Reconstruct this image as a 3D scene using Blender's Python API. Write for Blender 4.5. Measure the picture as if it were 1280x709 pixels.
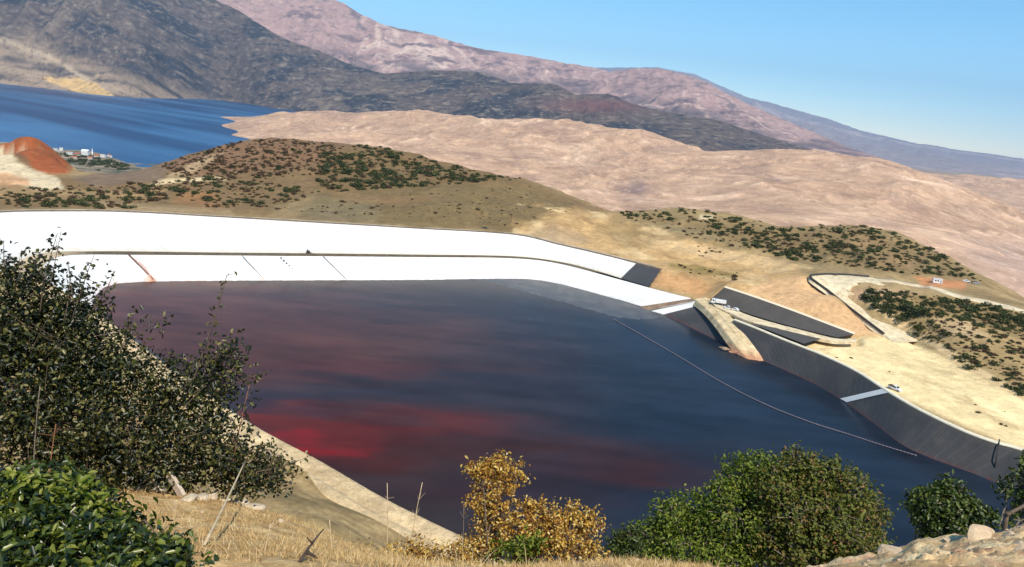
import bpy, math, random
import numpy as np
from mathutils import Vector, Matrix

random.seed(7); RNG = np.random.default_rng(7)
S = bpy.context.scene
for o in list(bpy.data.objects): bpy.data.objects.remove(o)
COL = S.collection

# ------------------------------------------------------------------ camera, sky, sun, exposure
FOC = 960.0; PW, PH = 1280.0, 709.0; EYE = 100.0
ROLL = math.atan(0.098)
PITCH = math.atan((354.5 - (70 + 0.098*640))*math.cos(ROLL)/FOC)
cF = np.array([0, math.cos(PITCH), -math.sin(PITCH)])
_R0 = np.array([1., 0, 0]); _U0 = np.array([0, math.sin(PITCH), math.cos(PITCH)])
cR = math.cos(ROLL)*_R0 + math.sin(ROLL)*_U0
cU = -math.sin(ROLL)*_R0 + math.cos(ROLL)*_U0
cam_d = bpy.data.cameras.new('camera'); cam = bpy.data.objects.new('camera', cam_d); COL.objects.link(cam)
cam_d.sensor_width = 36; cam_d.lens = 36*FOC/PW; cam_d.clip_start = 0.1; cam_d.clip_end = 90000
M = Matrix(((cR[0], cU[0], -cF[0], 0), (cR[1], cU[1], -cF[1], 0), (cR[2], cU[2], -cF[2], EYE), (0, 0, 0, 1)))
cam.matrix_world = M
S.camera = cam

SUN_EL, SUN_AZ = math.radians(52), math.radians(158)      # azimuth from +Y (the view) clockwise
w = bpy.data.worlds.new('World'); S.world = w; w.use_nodes = True
nt = w.node_tree; bg = nt.nodes['Background']
sky = nt.nodes.new('ShaderNodeTexSky'); sky.sky_type = 'NISHITA'; sky.sun_disc = False
sky.sun_elevation = SUN_EL; sky.sun_rotation = SUN_AZ; sky.altitude = 2500; sky.air_density = 1.0; sky.dust_density = 0.05; sky.ozone_density = 1.5
hs = nt.nodes.new('ShaderNodeHueSaturation'); hs.inputs['Hue'].default_value = 0.484; hs.inputs['Saturation'].default_value = 1.24; hs.inputs['Value'].default_value = 1.12
nt.links.new(sky.outputs[0], hs.inputs['Color']); nt.links.new(hs.outputs[0], bg.inputs['Color'])
bg.inputs['Strength'].default_value = 0.145
sd = bpy.data.lights.new('sun', 'SUN'); sd.energy = 4.6; sd.angle = math.radians(0.53); sd.color = (1.0, 0.92, 0.79)
sun = bpy.data.objects.new('sun', sd); COL.objects.link(sun)
sdir = Vector((math.sin(SUN_AZ)*math.cos(SUN_EL), math.cos(SUN_AZ)*math.cos(SUN_EL), math.sin(SUN_EL)))
sun.rotation_euler = sdir.to_track_quat('Z', 'Y').to_euler(); sun.location = (0, 0, 400)
S.view_settings.view_transform = 'Standard'; S.view_settings.look = 'None'
S.view_settings.exposure = 0.25; S.view_settings.gamma = 1
S.render.engine = 'CYCLES'
S.cycles.use_denoising = True
S.cycles.max_bounces = 6; S.cycles.volume_bounces = 0; S.cycles.transparent_max_bounces = 8

# ------------------------------------------------------------------ helpers: pixel rays of the survey photograph -> world
def ray(u, v): return cF + (u-640)/FOC*cR - (v-354.5)/FOC*cU
def atz(u, v, z):
    r = ray(u, v); t = (z-EYE)/r[2]; return np.array([r[0]*t, r[1]*t, z])
def aty(u, v, y):
    r = ray(u, v); t = y/r[1]; return np.array([r[0]*t, y, EYE+r[2]*t])
def topx(P):
    d = np.asarray(P, float) - np.array([0, 0, EYE]); ww = d@cF; ww = np.where(ww > 1e-3, ww, 1e-3)
    return 640+FOC*(d@cR)/ww, 354.5-FOC*(d@cU)/ww
def polar(P):
    P = np.asarray(P, float); r = math.hypot(P[0], P[1]); return math.atan2(P[0], P[1]), r, (P[2]-EYE)/r

def _hash(ix, iy, seed):
    h = (ix.astype(np.int64)*374761393 + iy.astype(np.int64)*668265263 + seed*1274126177) & 0xffffffff
    h = ((h ^ (h >> 13))*1103515245) & 0xffffffff
    return (h ^ (h >> 16)) & 0xffffffff
def pnoise(x, y, seed=0):
    ix = np.floor(x); iy = np.floor(y); fx = x-ix; fy = y-iy
    ux = fx*fx*fx*(fx*(fx*6-15)+10); uy = fy*fy*fy*(fy*(fy*6-15)+10)
    def g(dx, dy):
        a = _hash(ix+dx, iy+dy, seed)/4294967296.0*2*math.pi
        return np.cos(a)*(fx-dx)+np.sin(a)*(fy-dy)
    a = g(0, 0); b = g(1, 0); c = g(0, 1); d = g(1, 1)
    return (a+(b-a)*ux + ((c+(d-c)*ux)-(a+(b-a)*ux))*uy)*1.5
def fbm(x, y, o=5, seed=0, gain=0.5, lac=2.03):
    s = 0; a = 1.0; n = 0
    for k in range(o):
        s = s + a*pnoise(x*lac**k+17.3*k, y*lac**k-9.1*k, seed+k*31); n += a; a *= gain
    return s/n
def ridged(x, y, o=5, seed=0, gain=0.5, lac=2.07):
    s = 0; a = 1.0; n = 0; wgt = 1.0
    for k in range(o):
        q = 1-np.abs(pnoise(x*lac**k+5.3*k, y*lac**k-3.1*k, seed+k*37))*1.6
        q = np.clip(q, 0, 1)**2*wgt; s = s+a*q; n += a; a *= gain; wgt = np.clip(q*1.6, 0.15, 1)
    return s/n
def sstep(a, b, x): t = np.clip((x-a)/(b-a), 0, 1); return t*t*(3-2*t)

class RBF:
    """smooth surface through control points, in (azimuth, log distance)"""
    def __init__(self, pts, c=0.04, smooth=1e-4):
        P = np.array([[polar(p)[0], math.log(polar(p)[1])] for p in pts]); t = np.array([polar(p)[2] for p in pts])
        self.P, self.c = P, c; n = len(P)
        A = self.phi(P); A[np.arange(n), np.arange(n)] += smooth
        Q = np.c_[np.ones(n), P]
        K = np.block([[A, Q], [Q.T, np.zeros((3, 3))]])
        self.w = np.linalg.lstsq(K, np.r_[t, 0, 0, 0], rcond=None)[0]
    def phi(self, X): return np.sqrt(((X[:, None, :]-self.P[None])**2).sum(-1)+self.c**2)
    def __call__(self, az, r):
        sh = az.shape; X = np.c_[az.ravel(), np.log(r.ravel())]; out = np.empty(len(X))
        for i in range(0, len(X), 20000):
            x = X[i:i+20000]; out[i:i+20000] = self.phi(x)@self.w[:-3]+np.c_[np.ones(len(x)), x]@self.w[-3:]
        return EYE + out.reshape(sh)*r

def inpoly(x, y, poly):
    poly = np.asarray(poly, float); r = np.zeros(np.shape(x), bool); n = len(poly)
    for i in range(n):
        x1, y1 = poly[i]; x2, y2 = poly[(i+1) % n]
        if y1 == y2: continue
        c = ((y1 > y) != (y2 > y)) & (x < (x2-x1)*(y-y1)/(y2-y1)+x1); r ^= c
    return r
def polydist(x, y, poly, closed=True):
    poly = np.asarray(poly, float); d = np.full(np.shape(x), 1e9); n = len(poly)
    for i in range(n if closed else n-1):
        a = poly[i]; b = poly[(i+1) % n]; e = b-a; L = max((e@e), 1e-9)
        t = np.clip(((x-a[0])*e[0]+(y-a[1])*e[1])/L, 0, 1)
        d = np.minimum(d, np.hypot(x-a[0]-t*e[0], y-a[1]-t*e[1]))
    return d

def smooth_line(pts, n):
    """resample a polyline (Catmull-Rom) to n points"""
    P = np.asarray(pts, float); m = len(P); t = np.linspace(0, m-1, n); i = np.clip(t.astype(int), 0, m-2); f = (t-i)[:, None]
    p0 = P[np.clip(i-1, 0, m-1)]; p1 = P[i]; p2 = P[i+1]; p3 = P[np.clip(i+2, 0, m-1)]
    return 0.5*((2*p1)+(-p0+p2)*f+(2*p0-5*p1+4*p2-p3)*f**2+(-p0+3*p1-3*p2+p3)*f**3)
def even(pts, n, sm=True):
    P = smooth_line(pts, 400) if sm else np.asarray(pts, float)
    s = np.r_[0, np.cumsum(np.linalg.norm(np.diff(P, axis=0), axis=1))]; q = np.linspace(0, s[-1], n)
    return np.stack([np.interp(q, s, P[:, k]) for k in range(P.shape[1])], 1)

# ------------------------------------------------------------------ helpers: objects and meshes
def link(o, parent=None):
    COL.objects.link(o)
    if parent is not None: o.parent = parent
    return o
def mesh_obj(name, verts, faces, mat, parent=None, smooth=False, colors=None, mat_ids=None):
    me = bpy.data.meshes.new(name)
    verts = np.asarray(verts, np.float32)
    if isinstance(faces, np.ndarray):
        nf, k = faces.shape
        me.vertices.add(len(verts)); me.vertices.foreach_set('co', verts.ravel())
        me.loops.add(nf*k); me.loops.foreach_set('vertex_index', faces.astype(np.int32).ravel())
        me.polygons.add(nf); me.polygons.foreach_set('loop_start', np.arange(0, nf*k, k, dtype=np.int32))
        me.update(calc_edges=True)
    else:
        me.from_pydata([tuple(map(float, v)) for v in verts], [], [tuple(map(int, f)) for f in faces]); me.update()
    for m in (mat if isinstance(mat, (list, tuple)) else [mat]): me.materials.append(m)
    if mat_ids is not None: me.polygons.foreach_set('material_index', np.asarray(mat_ids, np.int32))
    if smooth: me.polygons.foreach_set('use_smooth', np.ones(len(me.polygons), bool))
    if colors is not None:
        ca = me.color_attributes.new('col', 'FLOAT_COLOR', 'POINT')
        c = np.ones((len(verts), 4), np.float32); c[:, :3] = np.clip(colors, 0, 1); ca.data.foreach_set('color', c.ravel())
    return link(bpy.data.objects.new(name, me), parent)
def tag(o, label, cat, group=None):
    o['label'] = label; o['category'] = cat
    if group: o['group'] = group
    return o
def kind(o, k): o['kind'] = k; return o
def thing(name, loc, label, cat, group=None, rz=0, tilt=None):
    o = bpy.data.objects.new(name, None); COL.objects.link(o); o.location = loc; o.rotation_euler = (0, 0, rz)
    if tilt: o.rotation_euler = tilt
    return tag(o, label, cat, group)
def grid_faces(nr, nc):
    i = np.arange(nr-1)[:, None]*nc+np.arange(nc-1)[None]
    return np.stack([i, i+1, i+nc+1, i+nc], -1).reshape(-1, 4)

class MB:
    def __init__(s): s.v = []; s.f = []
    def add(s, v, f):
        b = len(s.v); s.v += [tuple(p) for p in v]; s.f += [tuple(b+i for i in q) for q in f]; return s
    def box(s, c, d, bev=0.0, rot=None, taper=1.0):
        x, y, z = d[0]/2, d[1]/2, d[2]/2
        if bev <= 0:
            v = [(sx*x*(taper if sz > 0 else 1), sy*y*(taper if sz > 0 else 1), sz*z) for sz in (-1, 1) for sx, sy in ((-1, -1), (1, -1), (1, 1), (-1, 1))]
            f = [(3, 2, 1, 0), (4, 5, 6, 7)]+[(i, (i+1) % 4, 4+(i+1) % 4, 4+i) for i in range(4)]
        else:
            b = bev; v = []
            for zz, k in ((-z, b), (-z+b, 0), (z-b, 0), (z, b)):
                tp = taper if zz > 0 else 1
                for sx, sy in ((-1, -1), (1, -1), (1, 1), (-1, 1)):
                    v += [(sx*(x-k)*tp, sy*(y-k)*tp, zz)]
            f = [(3, 2, 1, 0), (12, 13, 14, 15)]+[(a*4+i, a*4+(i+1) % 4, a*4+4+(i+1) % 4, a*4+4+i) for a in range(3) for i in range(4)]
        V = [Vector(p) for p in v]
        if rot is not None: V = [rot @ p for p in V]
        return s.add([p+Vector(c) for p in V], f)
    def tube(s, pts, rad, n=6, cap=True):
        pts = [Vector(p) for p in pts]; R = rad if hasattr(rad, '__len__') else [rad]*len(pts); rings = []
        for i, p in enumerate(pts):
            t = (pts[min(i+1, len(pts)-1)]-pts[max(i-1, 0)]); t = t.normalized() if t.length > 0 else Vector((0, 0, 1))
            a = t.cross(Vector((0.13, 0.2, 1))); a = a.normalized() if a.length > 1e-4 else Vector((1, 0, 0)); b = t.cross(a)
            rings.append([p+(a*math.cos(2*math.pi*k/n)+b*math.sin(2*math.pi*k/n))*R[i] for k in range(n)])
        v = [p for r in rings for p in r]
        f = [(i*n+k, i*n+(k+1) % n, (i+1)*n+(k+1) % n, (i+1)*n+k) for i in range(len(pts)-1) for k in range(n)]
        if cap: f += [tuple(range(n-1, -1, -1)), tuple((len(pts)-1)*n+k for k in range(n))]
        return s.add(v, f)
    def prism(s, prof, y0, y1):
        n = len(prof); v = [(x, y0, z) for x, z in prof]+[(x, y1, z) for x, z in prof]
        return s.add(v, [tuple(range(n)), tuple(range(2*n-1, n-1, -1))]+[(i, i+n, (i+1) % n+n, (i+1) % n) for i in range(n)])
    def build(s, name, mat, parent=None, smooth=False): return mesh_obj(name, s.v, s.f, mat, parent, smooth)

# ------------------------------------------------------------------ helpers: materials
def nmat(name):
    m = bpy.data.materials.new(name); m.use_nodes = True; t = m.node_tree; return m, t, t.nodes['Principled BSDF']
def N(t, typ, **kw):
    n = t.nodes.new(typ)
    for k, v in kw.items(): setattr(n, k, v)
    return n
def noise_node(t, scale, detail=4, rough=0.55, coord=None):
    n = N(t, 'ShaderNodeTexNoise'); n.inputs['Scale'].default_value = scale; n.inputs['Detail'].default_value = detail; n.inputs['Roughness'].default_value = rough
    if coord is not None: t.links.new(coord, n.inputs['Vector'])
    return n
def maprange(t, sock, a, b, c, d):
    n = N(t, 'ShaderNodeMapRange'); t.links.new(sock, n.inputs[0])
    for i, x in enumerate((a, b, c, d)): n.inputs[i+1].default_value = x
    return n.outputs[0]
def mulcol(t, c, f):
    n = N(t, 'ShaderNodeVectorMath', operation='SCALE'); t.links.new(c, n.inputs[0]); t.links.new(f, n.inputs['Scale']); return n.outputs[0]
def earth(name, scales=(0.5,), amp=0.25, rough=0.95, bump=(0.5, 0.3, 0.2), base=None, spec=0.15):
    """soil, rock and grass surfaces: albedo from the mesh attribute (or one base colour), broken up by object-space noise, fine relief by bump"""
    m, t, b = nmat(name); tc = N(t, 'ShaderNodeTexCoord').outputs['Object']
    if base is None:
        at = N(t, 'ShaderNodeAttribute'); at.attribute_name = 'col'; c = at.outputs['Color']
    else:
        r = N(t, 'ShaderNodeRGB'); r.outputs[0].default_value = (*base, 1); c = r.outputs[0]
    for i, s in enumerate(scales):
        n = noise_node(t, s, 6, 0.6, tc); c = mulcol(t, c, maprange(t, n.outputs['Fac'], 0.25, 0.75, 1-amp, 1+amp))
    t.links.new(c, b.inputs['Base Color']); b.inputs['Roughness'].default_value = rough; b.inputs['Specular IOR Level'].default_value = spec
    if bump:
        n = noise_node(t, bump[0], 7, 0.62, tc); bn = N(t, 'ShaderNodeBump'); bn.inputs['Strength'].default_value = bump[1]; bn.inputs['Distance'].default_value = bump[2]
        t.links.new(n.outputs['Fac'], bn.inputs['Height']); t.links.new(bn.outputs[0], b.inputs['Normal'])
    return m
def plain(name, c, rough=0.6, spec=0.3, metal=0.0, var=0.12, scale=3.0):
    m, t, b = nmat(name); tc = N(t, 'ShaderNodeTexCoord').outputs['Object']; r = N(t, 'ShaderNodeRGB'); r.outputs[0].default_value = (*c, 1)
    n = noise_node(t, scale, 5, 0.6, tc)
    t.links.new(mulcol(t, r.outputs[0], maprange(t, n.outputs['Fac'], 0.3, 0.7, 1-var, 1+var)), b.inputs['Base Color'])
    b.inputs['Roughness'].default_value = rough; b.inputs['Specular IOR Level'].default_value = spec; b.inputs['Metallic'].default_value = metal
    return m
def leafmat(name, stops, rough=0.42, spec=0.45, transl=0.3, tcol=None):
    """leaves: colour varies leaf by leaf along a ramp of real leaf colours; some light passes through"""
    m, t, b = nmat(name); g = N(t, 'ShaderNodeNewGeometry'); r = N(t, 'ShaderNodeValToRGB'); t.links.new(g.outputs['Random Per Island'], r.inputs[0])
    e = r.color_ramp.elements
    while len(e) < len(stops): e.new(0.5)
    for i, (p, c) in enumerate(stops): e[i].position = p; e[i].color = (*c, 1)
    t.links.new(r.outputs[0], b.inputs['Base Color']); b.inputs['Roughness'].default_value = rough; b.inputs['Specular IOR Level'].default_value = spec
    tr = N(t, 'ShaderNodeBsdfTranslucent'); mx = N(t, 'ShaderNodeMixShader'); mx.inputs[0].default_value = transl
    sc = N(t, 'ShaderNodeHueSaturation'); sc.inputs['Value'].default_value = 1.5; sc.inputs['Saturation'].default_value = 1.1; t.links.new(r.outputs[0], sc.inputs['Color']); t.links.new(sc.outputs[0], tr.inputs[0])
    t.links.new(b.outputs[0], mx.inputs[1]); t.links.new(tr.outputs[0], mx.inputs[2]); t.links.new(mx.outputs[0], t.nodes['Material Output'].inputs[0])
    return m

# ================================================================== THE SETTING
M_far = earth('mountain_rock', (0.004, 0.02), 0.16, bump=(0.012, 0.5, 10.0))
M_hill = earth('hill_soil', (0.006, 0.03, 0.12), 0.13, bump=(0.04, 0.45, 3.0))
M_ground = earth('dry_ground', (0.05, 0.22, 0.9, 3.5), 0.19, bump=(0.35, 0.45, 0.6))
M_near = earth('straw_ground', (1.2, 6.0, 30.0), 0.22, bump=(14.0, 0.6, 0.05))

# far ground to the horizon
a = np.linspace(0, 2*math.pi, 49)[:-1]
vv = [(0, 0, -128)]+[(math.cos(t)*29300, math.sin(t)*29300, -128) for t in a]
kind(mesh_obj('plain', vv, [(0, i+1, (i+1) % 48+1) for i in range(48)], earth('plain_soil', (0.001,), 0.1, base=(0.32, 0.25, 0.18), bump=None)), 'structure')

def skyline(px, dist):
    """(azimuth, tan elevation, distance) rows of a crest read off at the given pixels; dist is one value per row"""
    A = []
    for (u, v), d in zip(px, dist):
        r = ray(u, v); A.append((math.atan2(r[0], r[1]), r[2]/math.hypot(r[0], r[1]), d))
    return np.array(A)

def mountain(name, px, dist, base_r, base_z, colfn, az0=-50, az1=50, nc=900, nr=150, amp=0.22, lam=(900, 2600), jag=0.0012, seed=1, pw=1.15, mat=None):
    A = skyline(px, dist)
    az = np.radians(np.linspace(az0, az1, nc)); t = np.concatenate([np.linspace(0, 1, nr-12)**0.9, 1+np.linspace(0.015, 0.22, 12)])
    tan = np.interp(az, A[:, 0], A[:, 1]); cr = np.interp(az, A[:, 0], A[:, 2])
    k = np.array([1, 4, 6, 4, 1.])/16; tan = np.convolve(np.pad(tan, 2, 'edge'), k, 'valid')
    tan = tan + jag*fbm(az*60, az*0+seed, 5, seed, 0.6)
    br = np.interp(az, A[:, 0], base_r) if hasattr(base_r, '__len__') else np.full_like(az, base_r)
    zc = EYE+cr*tan
    kw = np.hanning(61); kw /= kw.sum(); br = np.convolve(np.pad(br, 30, 'edge'), kw, 'valid'); cr = np.convolve(np.pad(cr, 30, 'edge'), kw, 'valid')
    T, AZ = np.meshgrid(t, az, indexing='ij'); RR = br+(cr-br)*T
    X = RR*np.sin(AZ); Y = RR*np.cos(AZ)
    tt = np.clip(T, 0, 1); hgt = np.maximum(zc-base_z, 30)
    Z = base_z+hgt*tt**pw
    Z = np.where(T > 1, base_z+hgt*(1-0.5*sstep(1, 1.4, T)), Z)
    wx = X+400*fbm(X/1500, Y/1500, 3, seed+5); wy = Y+400*fbm(X/1500, Y/1500, 3, seed+9)
    # ribs and gullies running down slope, plus broken ground
    n1 = ridged(wx/lam[0], wy/lam[1], 6, seed, 0.55)-0.42
    n2 = fbm(wx/lam[1], wy/lam[1], 5, seed+77)
    n3 = ridged(wx/(lam[0]*0.3), wy/(lam[0]*0.55), 5, seed+55, 0.6)-0.42
    env = np.sin(np.pi*np.clip(tt, 0, 1))**0.6*np.where(T > 1, 0, 1)
    Z = Z+np.minimum(hgt, 900)*amp*env*(n1*1.0+n2*0.8+n3*0.22)+np.minimum(hgt, 900)*(0.022*fbm(wx/110, wy/110, 4, seed+3)+0.05*(ridged(wx/260, wy/380, 5, seed+8)-.42))*(0.25+env)*np.where(T > 1, 0, 1)
    P = np.stack([X, Y, Z], -1).reshape(-1, 3)
    # slope for colouring of rock against soil
    c = colfn(X, Y+2.2*Z, Z, tt, AZ, n1, n2, n3, *topx(np.stack([X, Y, Z], -1)))
    return kind(mesh_obj(name, P, grid_faces(nr, nc), mat or M_far, smooth=True, colors=c.reshape(-1, 3)), 'structure')

def mix(a, b, f): return a+(b-a)*f[..., None]
def sat(c, k): l = (c*np.array([.3, .55, .15])).sum(-1)[..., None]; return np.clip(l+(c-l)*k, 0.005, 1)
def C3(c, like): return np.broadcast_to(np.array(c, float), like.shape+(3,)).copy()

# --- far blue range (A)
def colA(X, Y, Z, t, AZ, n1, n2, n3, u, v):
    c = C3((0.30, 0.25, 0.25), X); c = mix(c, C3((0.46, 0.37, 0.34), X), sstep(0.0, 0.5, n2+0.5*n3)); return c
mountain('distant_range', [(700, 85), (820, 84), (870, 93), (900, 107), (935, 122), (965, 129), (1000, 139), (1040, 150), (1075, 163), (1105, 170), (1140, 178), (1180, 184), (1205, 189), (1230, 191), (1280, 199), (1340, 206), (1420, 222), (1560, 240)],
         [25500]*18, 7500, -134, colA, az0=2, az1=52, nc=520, nr=110, amp=0.22, lam=(2000, 5200), jag=0.0012, seed=11)
# --- pink-mauve main range (B)
def colB(X, Y, Z, t, AZ, n1, n2, n3, u, v):
    c = C3((0.40, 0.255, 0.22), X)
    c = mix(c, C3((0.62, 0.45, 0.36), X), sstep(0.05, 0.40, n2+0.6*n3))
    c = mix(c, C3((0.20, 0.14, 0.135), X), sstep(0.08, 0.34, ridged(X/700, Y/1500, 5, 91)-0.45+0.3*n2))
    c = mix(c, C3((0.19, 0.125, 0.12), X), sstep(0.12, 0.34, fbm(X/800, Y/600, 6, 93, .62)))
    c = mix(c, C3((0.20, 0.14, 0.135), X), sstep(0.1, 0.35, fbm(X/190, Y/170, 5, 94, .65))*.7)
    s3 = fbm(X/80, Y/80, 4, 96, .7); c = mix(c, C3((.14, .10, .10), X), sstep(.18, .38, s3)*.6); c = mix(c, C3((.66, .49, .40), X), sstep(.2, .4, -s3)*.5)
    lowb = sstep(-8, 12, v-np.interp(u, [300, 430, 600, 760, 900, 1000], [45, 62, 84, 108, 140, 176]))
    c = mix(c, C3((0.13, 0.10, 0.10), X), lowb*sstep(-.35, .2, fbm(X/500, Y/400, 5, 95))*.8)
    return c
pB = [(60, -120), (240, -45), (330, -20), (400, -8), (430, 4), (455, 20), (478, 30), (500, 36), (530, 41), (560, 50), (600, 61), (650, 68), (700, 78), (735, 83), (762, 90), (800, 85), (825, 86), (850, 92), (880, 101), (920, 123), (960, 141), (1000, 158), (1060, 184), (1130, 207), (1200, 237), (1280, 267), (1400, 300), (1560, 330)]
dB = np.interp([p[0] for p in pB], [60, 700, 1000, 1280, 1560], [11500, 10500, 8500, 6500, 5600])
mountain('high_range', pB, dB, np.interp([p[0] for p in pB], [60, 400, 700, 1000, 1560], [9700, 9000, 7200, 5700, 4600]), -134, colB, nc=900, nr=150, amp=0.16, lam=(800, 2400), jag=0.0014, seed=23)
# --- dark grey mountain (C)
def colC(X, Y, Z, t, AZ, n1, n2, n3, u, v):
    c = C3((0.110, 0.082, 0.068), X)
    c = mix(c, C3((0.20, 0.148, 0.105), X), sstep(-0.05, 0.5, n2*0.9+0.6*n3))
    c = mix(c, C3((0.045, 0.042, 0.045), X), sstep(0.0, 0.25, fbm(X/500, Y/700, 5, 41)))
    c = mix(c, C3((0.26, 0.205, 0.155), X), sstep(0.12, 0.4, fbm(X/170, Y/150, 5, 43, .65))*0.75)
    c = mix(c, C3((0.030, 0.030, 0.032), X), sstep(0.10, 0.32, fbm(X/130, Y/110, 5, 48, .65))*0.8)
    # paler cultivated and eroded benches above the lake shore
    low = sstep(26, -4, v-(np.interp(u, [-200, 0, 130, 240, 330], [10, 32, 72, 104, 126]))+14*n2)
    band = (1-low)*sstep(330, 200, u+25*n2*3)
    c = mix(c, C3((0.37, 0.265, 0.175), X), band*sstep(-0.45, 0.2, fbm(X/700, Y/220, 4, 47))*0.9)
    st = np.exp(-((v-np.interp(u, [0, 60, 130], [50, 70, 112]))/3.5)**2)*sstep(140, 120, u)
    c = mix(c, C3((0.52, 0.39, 0.26), X), np.clip(st, 0, 1)*0.8)
    oc = inpoly(u+6*n3, v+3*n3, [(48, 97), (95, 97), (120, 104), (145, 122), (125, 125), (90, 113)])
    c = mix(c, C3((0.62, 0.40, 0.16), X), oc*0.9)
    s3 = fbm(X/55, Y/60, 4, 49, .7); c = mix(c, C3((.30, .245, .19), X), sstep(.16, .38, s3)*.6); c = mix(c, C3((.025, .025, .024), X), sstep(.14, .36, -s3)*.6)
    r = np.exp(-(((u-745)/60)**2+((v-132)/9)**2)); c = mix(c, C3((0.17, 0.075, 0.065), X), np.clip(r, 0, 1)*0.8)
    return c
pC = [(-300, -60), (0, -70), (150, -52), (220, -22), (270, 0), (300, 14), (340, 40), (365, 52), (400, 64), (435, 80), (480, 92), (540, 88), (600, 90), (640, 104), (690, 104), (720, 118), (760, 117), (800, 133), (850, 143), (900, 151), (950, 168), (1000, 183), (1060, 196), (1120, 214)]
dC = np.interp([p[0] for p in pC], [-300, 270, 450, 700, 1120], [8800, 8600, 7600, 6300, 5300])
shore = [(-300, 78), (-100, 96), (0, 105), (40, 108), (75, 113), (100, 117), (125, 122), (150, 124), (165, 119), (200, 121), (240, 126), (270, 124), (310, 130), (345, 136)]
sA = np.array([polar(atz(u, v, -110))[:2] for u, v in shore]); aC = skyline(pC, dC)[:, 0]; bC = np.where(np.array([p[0] for p in pC]) <= 345, np.interp(aC, sA[:, 0], sA[:, 1]), np.interp([p[0] for p in pC], [345, 450, 700, 1000, 1120], [6900, 5700, 4700, 3900, 3500]))
mountain('lake_mountain', pC, dC, bC, -114, colC, az1=27, nc=900, nr=170, amp=0.16, lam=(600, 1700), jag=0.0011, seed=37, pw=1.25)

# --- tan hills (D): peninsula, folded slopes and gullies
ctl = [atz(u, v, z) for u, v, z in [(277, 146, -110), (284, 160, -110), (292, 151, -110), (290, 169, -110), (270, 156, -114), (262, 148, -118), (300, 172, -111)]]
D_top = [(300, 145, 4300), (330, 141, 4300), (380, 141, 4300), (420, 140, 4300), (530, 143.5, 4200), (600, 151, 4000), (700, 158, 3800), (760, 166, 3600), (850, 186, 3300), (885, 189, 3000), (940, 189, 2950), (1000, 188, 2900), (1050, 196, 2800), (1130, 217, 2600), (1200, 238, 2400), (1280, 266, 2200), (1400, 310, 2000), (1560, 370, 1800)]
for u, v, y in D_top:
    p = aty(u, v, y); ctl.append(p); ctl.append(np.r_[p[:2]*1.12, p[2]-50-0.02*y]); ctl.append(np.r_[p[:2]*1.35, -135])
ctl += [aty(*q) for q in [(340, 176, 2700), (430, 184, 2350), (560, 206, 2150), (640, 219, 1850), (720, 248, 1500), (780, 263, 1350), (900, 269, 1300), (1000, 276, 1250), (1100, 287, 1200), (1180, 317, 1100), (1240, 352, 1000), (1290, 362, 1000), (1420, 420, 900),
        (330, 156, 3500), (420, 160, 3450), (530, 168, 3050), (640, 186, 2700), (760, 208, 2300), (800, 236, 1800), (820, 205, 2500), (900, 226, 2000), (1000, 222, 2050), (1100, 247, 1800), (1200, 282, 1600), (1290, 315, 1450), (1420, 360, 1300), (480, 178, 2700), (700, 222, 1900), (860, 250, 1550)]]
for u, v in [(200, 150), (100, 150), (-50, 150), (-200, 150), (230, 140), (255, 165), (150, 130), (0, 130), (240, 190)]: ctl.append(atz(u, v, -110)-np.array([0, 0, 22]))
for u in (100, 300, 500, 700, 900, 1100, 1300, 1500):
    p = aty(u, 300, 850); ctl.append(np.array([p[0], p[1], -128]))
fD = RBF(ctl, 0.05)
az = np.radians(np.linspace(-26, 45, 1250)); rr = np.exp(np.linspace(math.log(820), math.log(5900), 480))
RR, AZ = np.meshgrid(rr, az, indexing='ij'); X = RR*np.sin(AZ); Y = RR*np.cos(AZ); Z = fD(AZ, RR)
wx = X+150*fbm(X/600, Y/600, 3, 5); wy = Y+150*fbm(X/600, Y/600, 3, 6)
gu = ridged(wx/330, wy/760, 5, 61, 0.5)-0.45; fo = fbm(wx/620, wy/520, 4, 62); fine = ridged(wx/95, wy/190, 4, 63)-0.45
land = sstep(-112, -85, Z); amp = land*(0.35+0.65*sstep(900, 2500, RR))
ero = ridged(wx/150+.6*fbm(wx/200, wy/200, 3, 69), wy/420, 5, 70, .55)-.45; rill = ridged(wx/48, wy/130, 4, 74, .6)-.45
Z = Z+amp*(15*gu+34*fo+3*fine+7*ero+1.6*rill)+land*1.0*fbm(wx/40, wy/40, 3, 64)
U, V = topx(np.stack([X, Y, Z], -1))
c = C3((0.47, 0.325, 0.22), X)
c = mix(c, C3((0.58, 0.42, 0.295), X), sstep(0.0, 0.4, fbm(wx/300, wy/300, 4, 65)+0.5*fine))
c = mix(c, C3((0.33, 0.225, 0.165), X), sstep(0.10, 0.38, fbm(wx/240, wy/420, 5, 66)-0.2*gu)*0.8)
c = mix(c, C3((0.30, 0.215, 0.165), X), sstep(0.55, 0.8, 1-np.abs(fbm(wx/260, wy/260, 4, 67))*7)*0.4)
c = mix(c, C3((0.17, 0.125, 0.12), X), np.clip(np.exp(-(((U-795)/22)**2+((V-236)/13)**2)*1.0)*1.2, 0, 1)*(0.75+0.3*fine))  # shade in the hollow, painted as a dark patch of soil colour
c = mix(c, C3((0.30, 0.2, 0.16), X), np.clip(np.exp(-(((U-(640+(V-190)*0.55))/3)**2)), 0, 1)*sstep(175, 185, V)*sstep(222, 212, V)*0.6)  # shaded side of a gully, painted as a dark line
c = mix(c, C3((0.26, 0.175, 0.14), X), np.exp(-(((V-np.interp(U, [915, 980], [200, 228]))/2.2)**2))*sstep(910, 920, U)*sstep(985, 975, U)*0.7)
c = mix(c, C3((0.40, 0.30, 0.25), X), sstep(1150, 1260, U+fo*60)*sstep(285, 320, V)*0.7)
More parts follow.
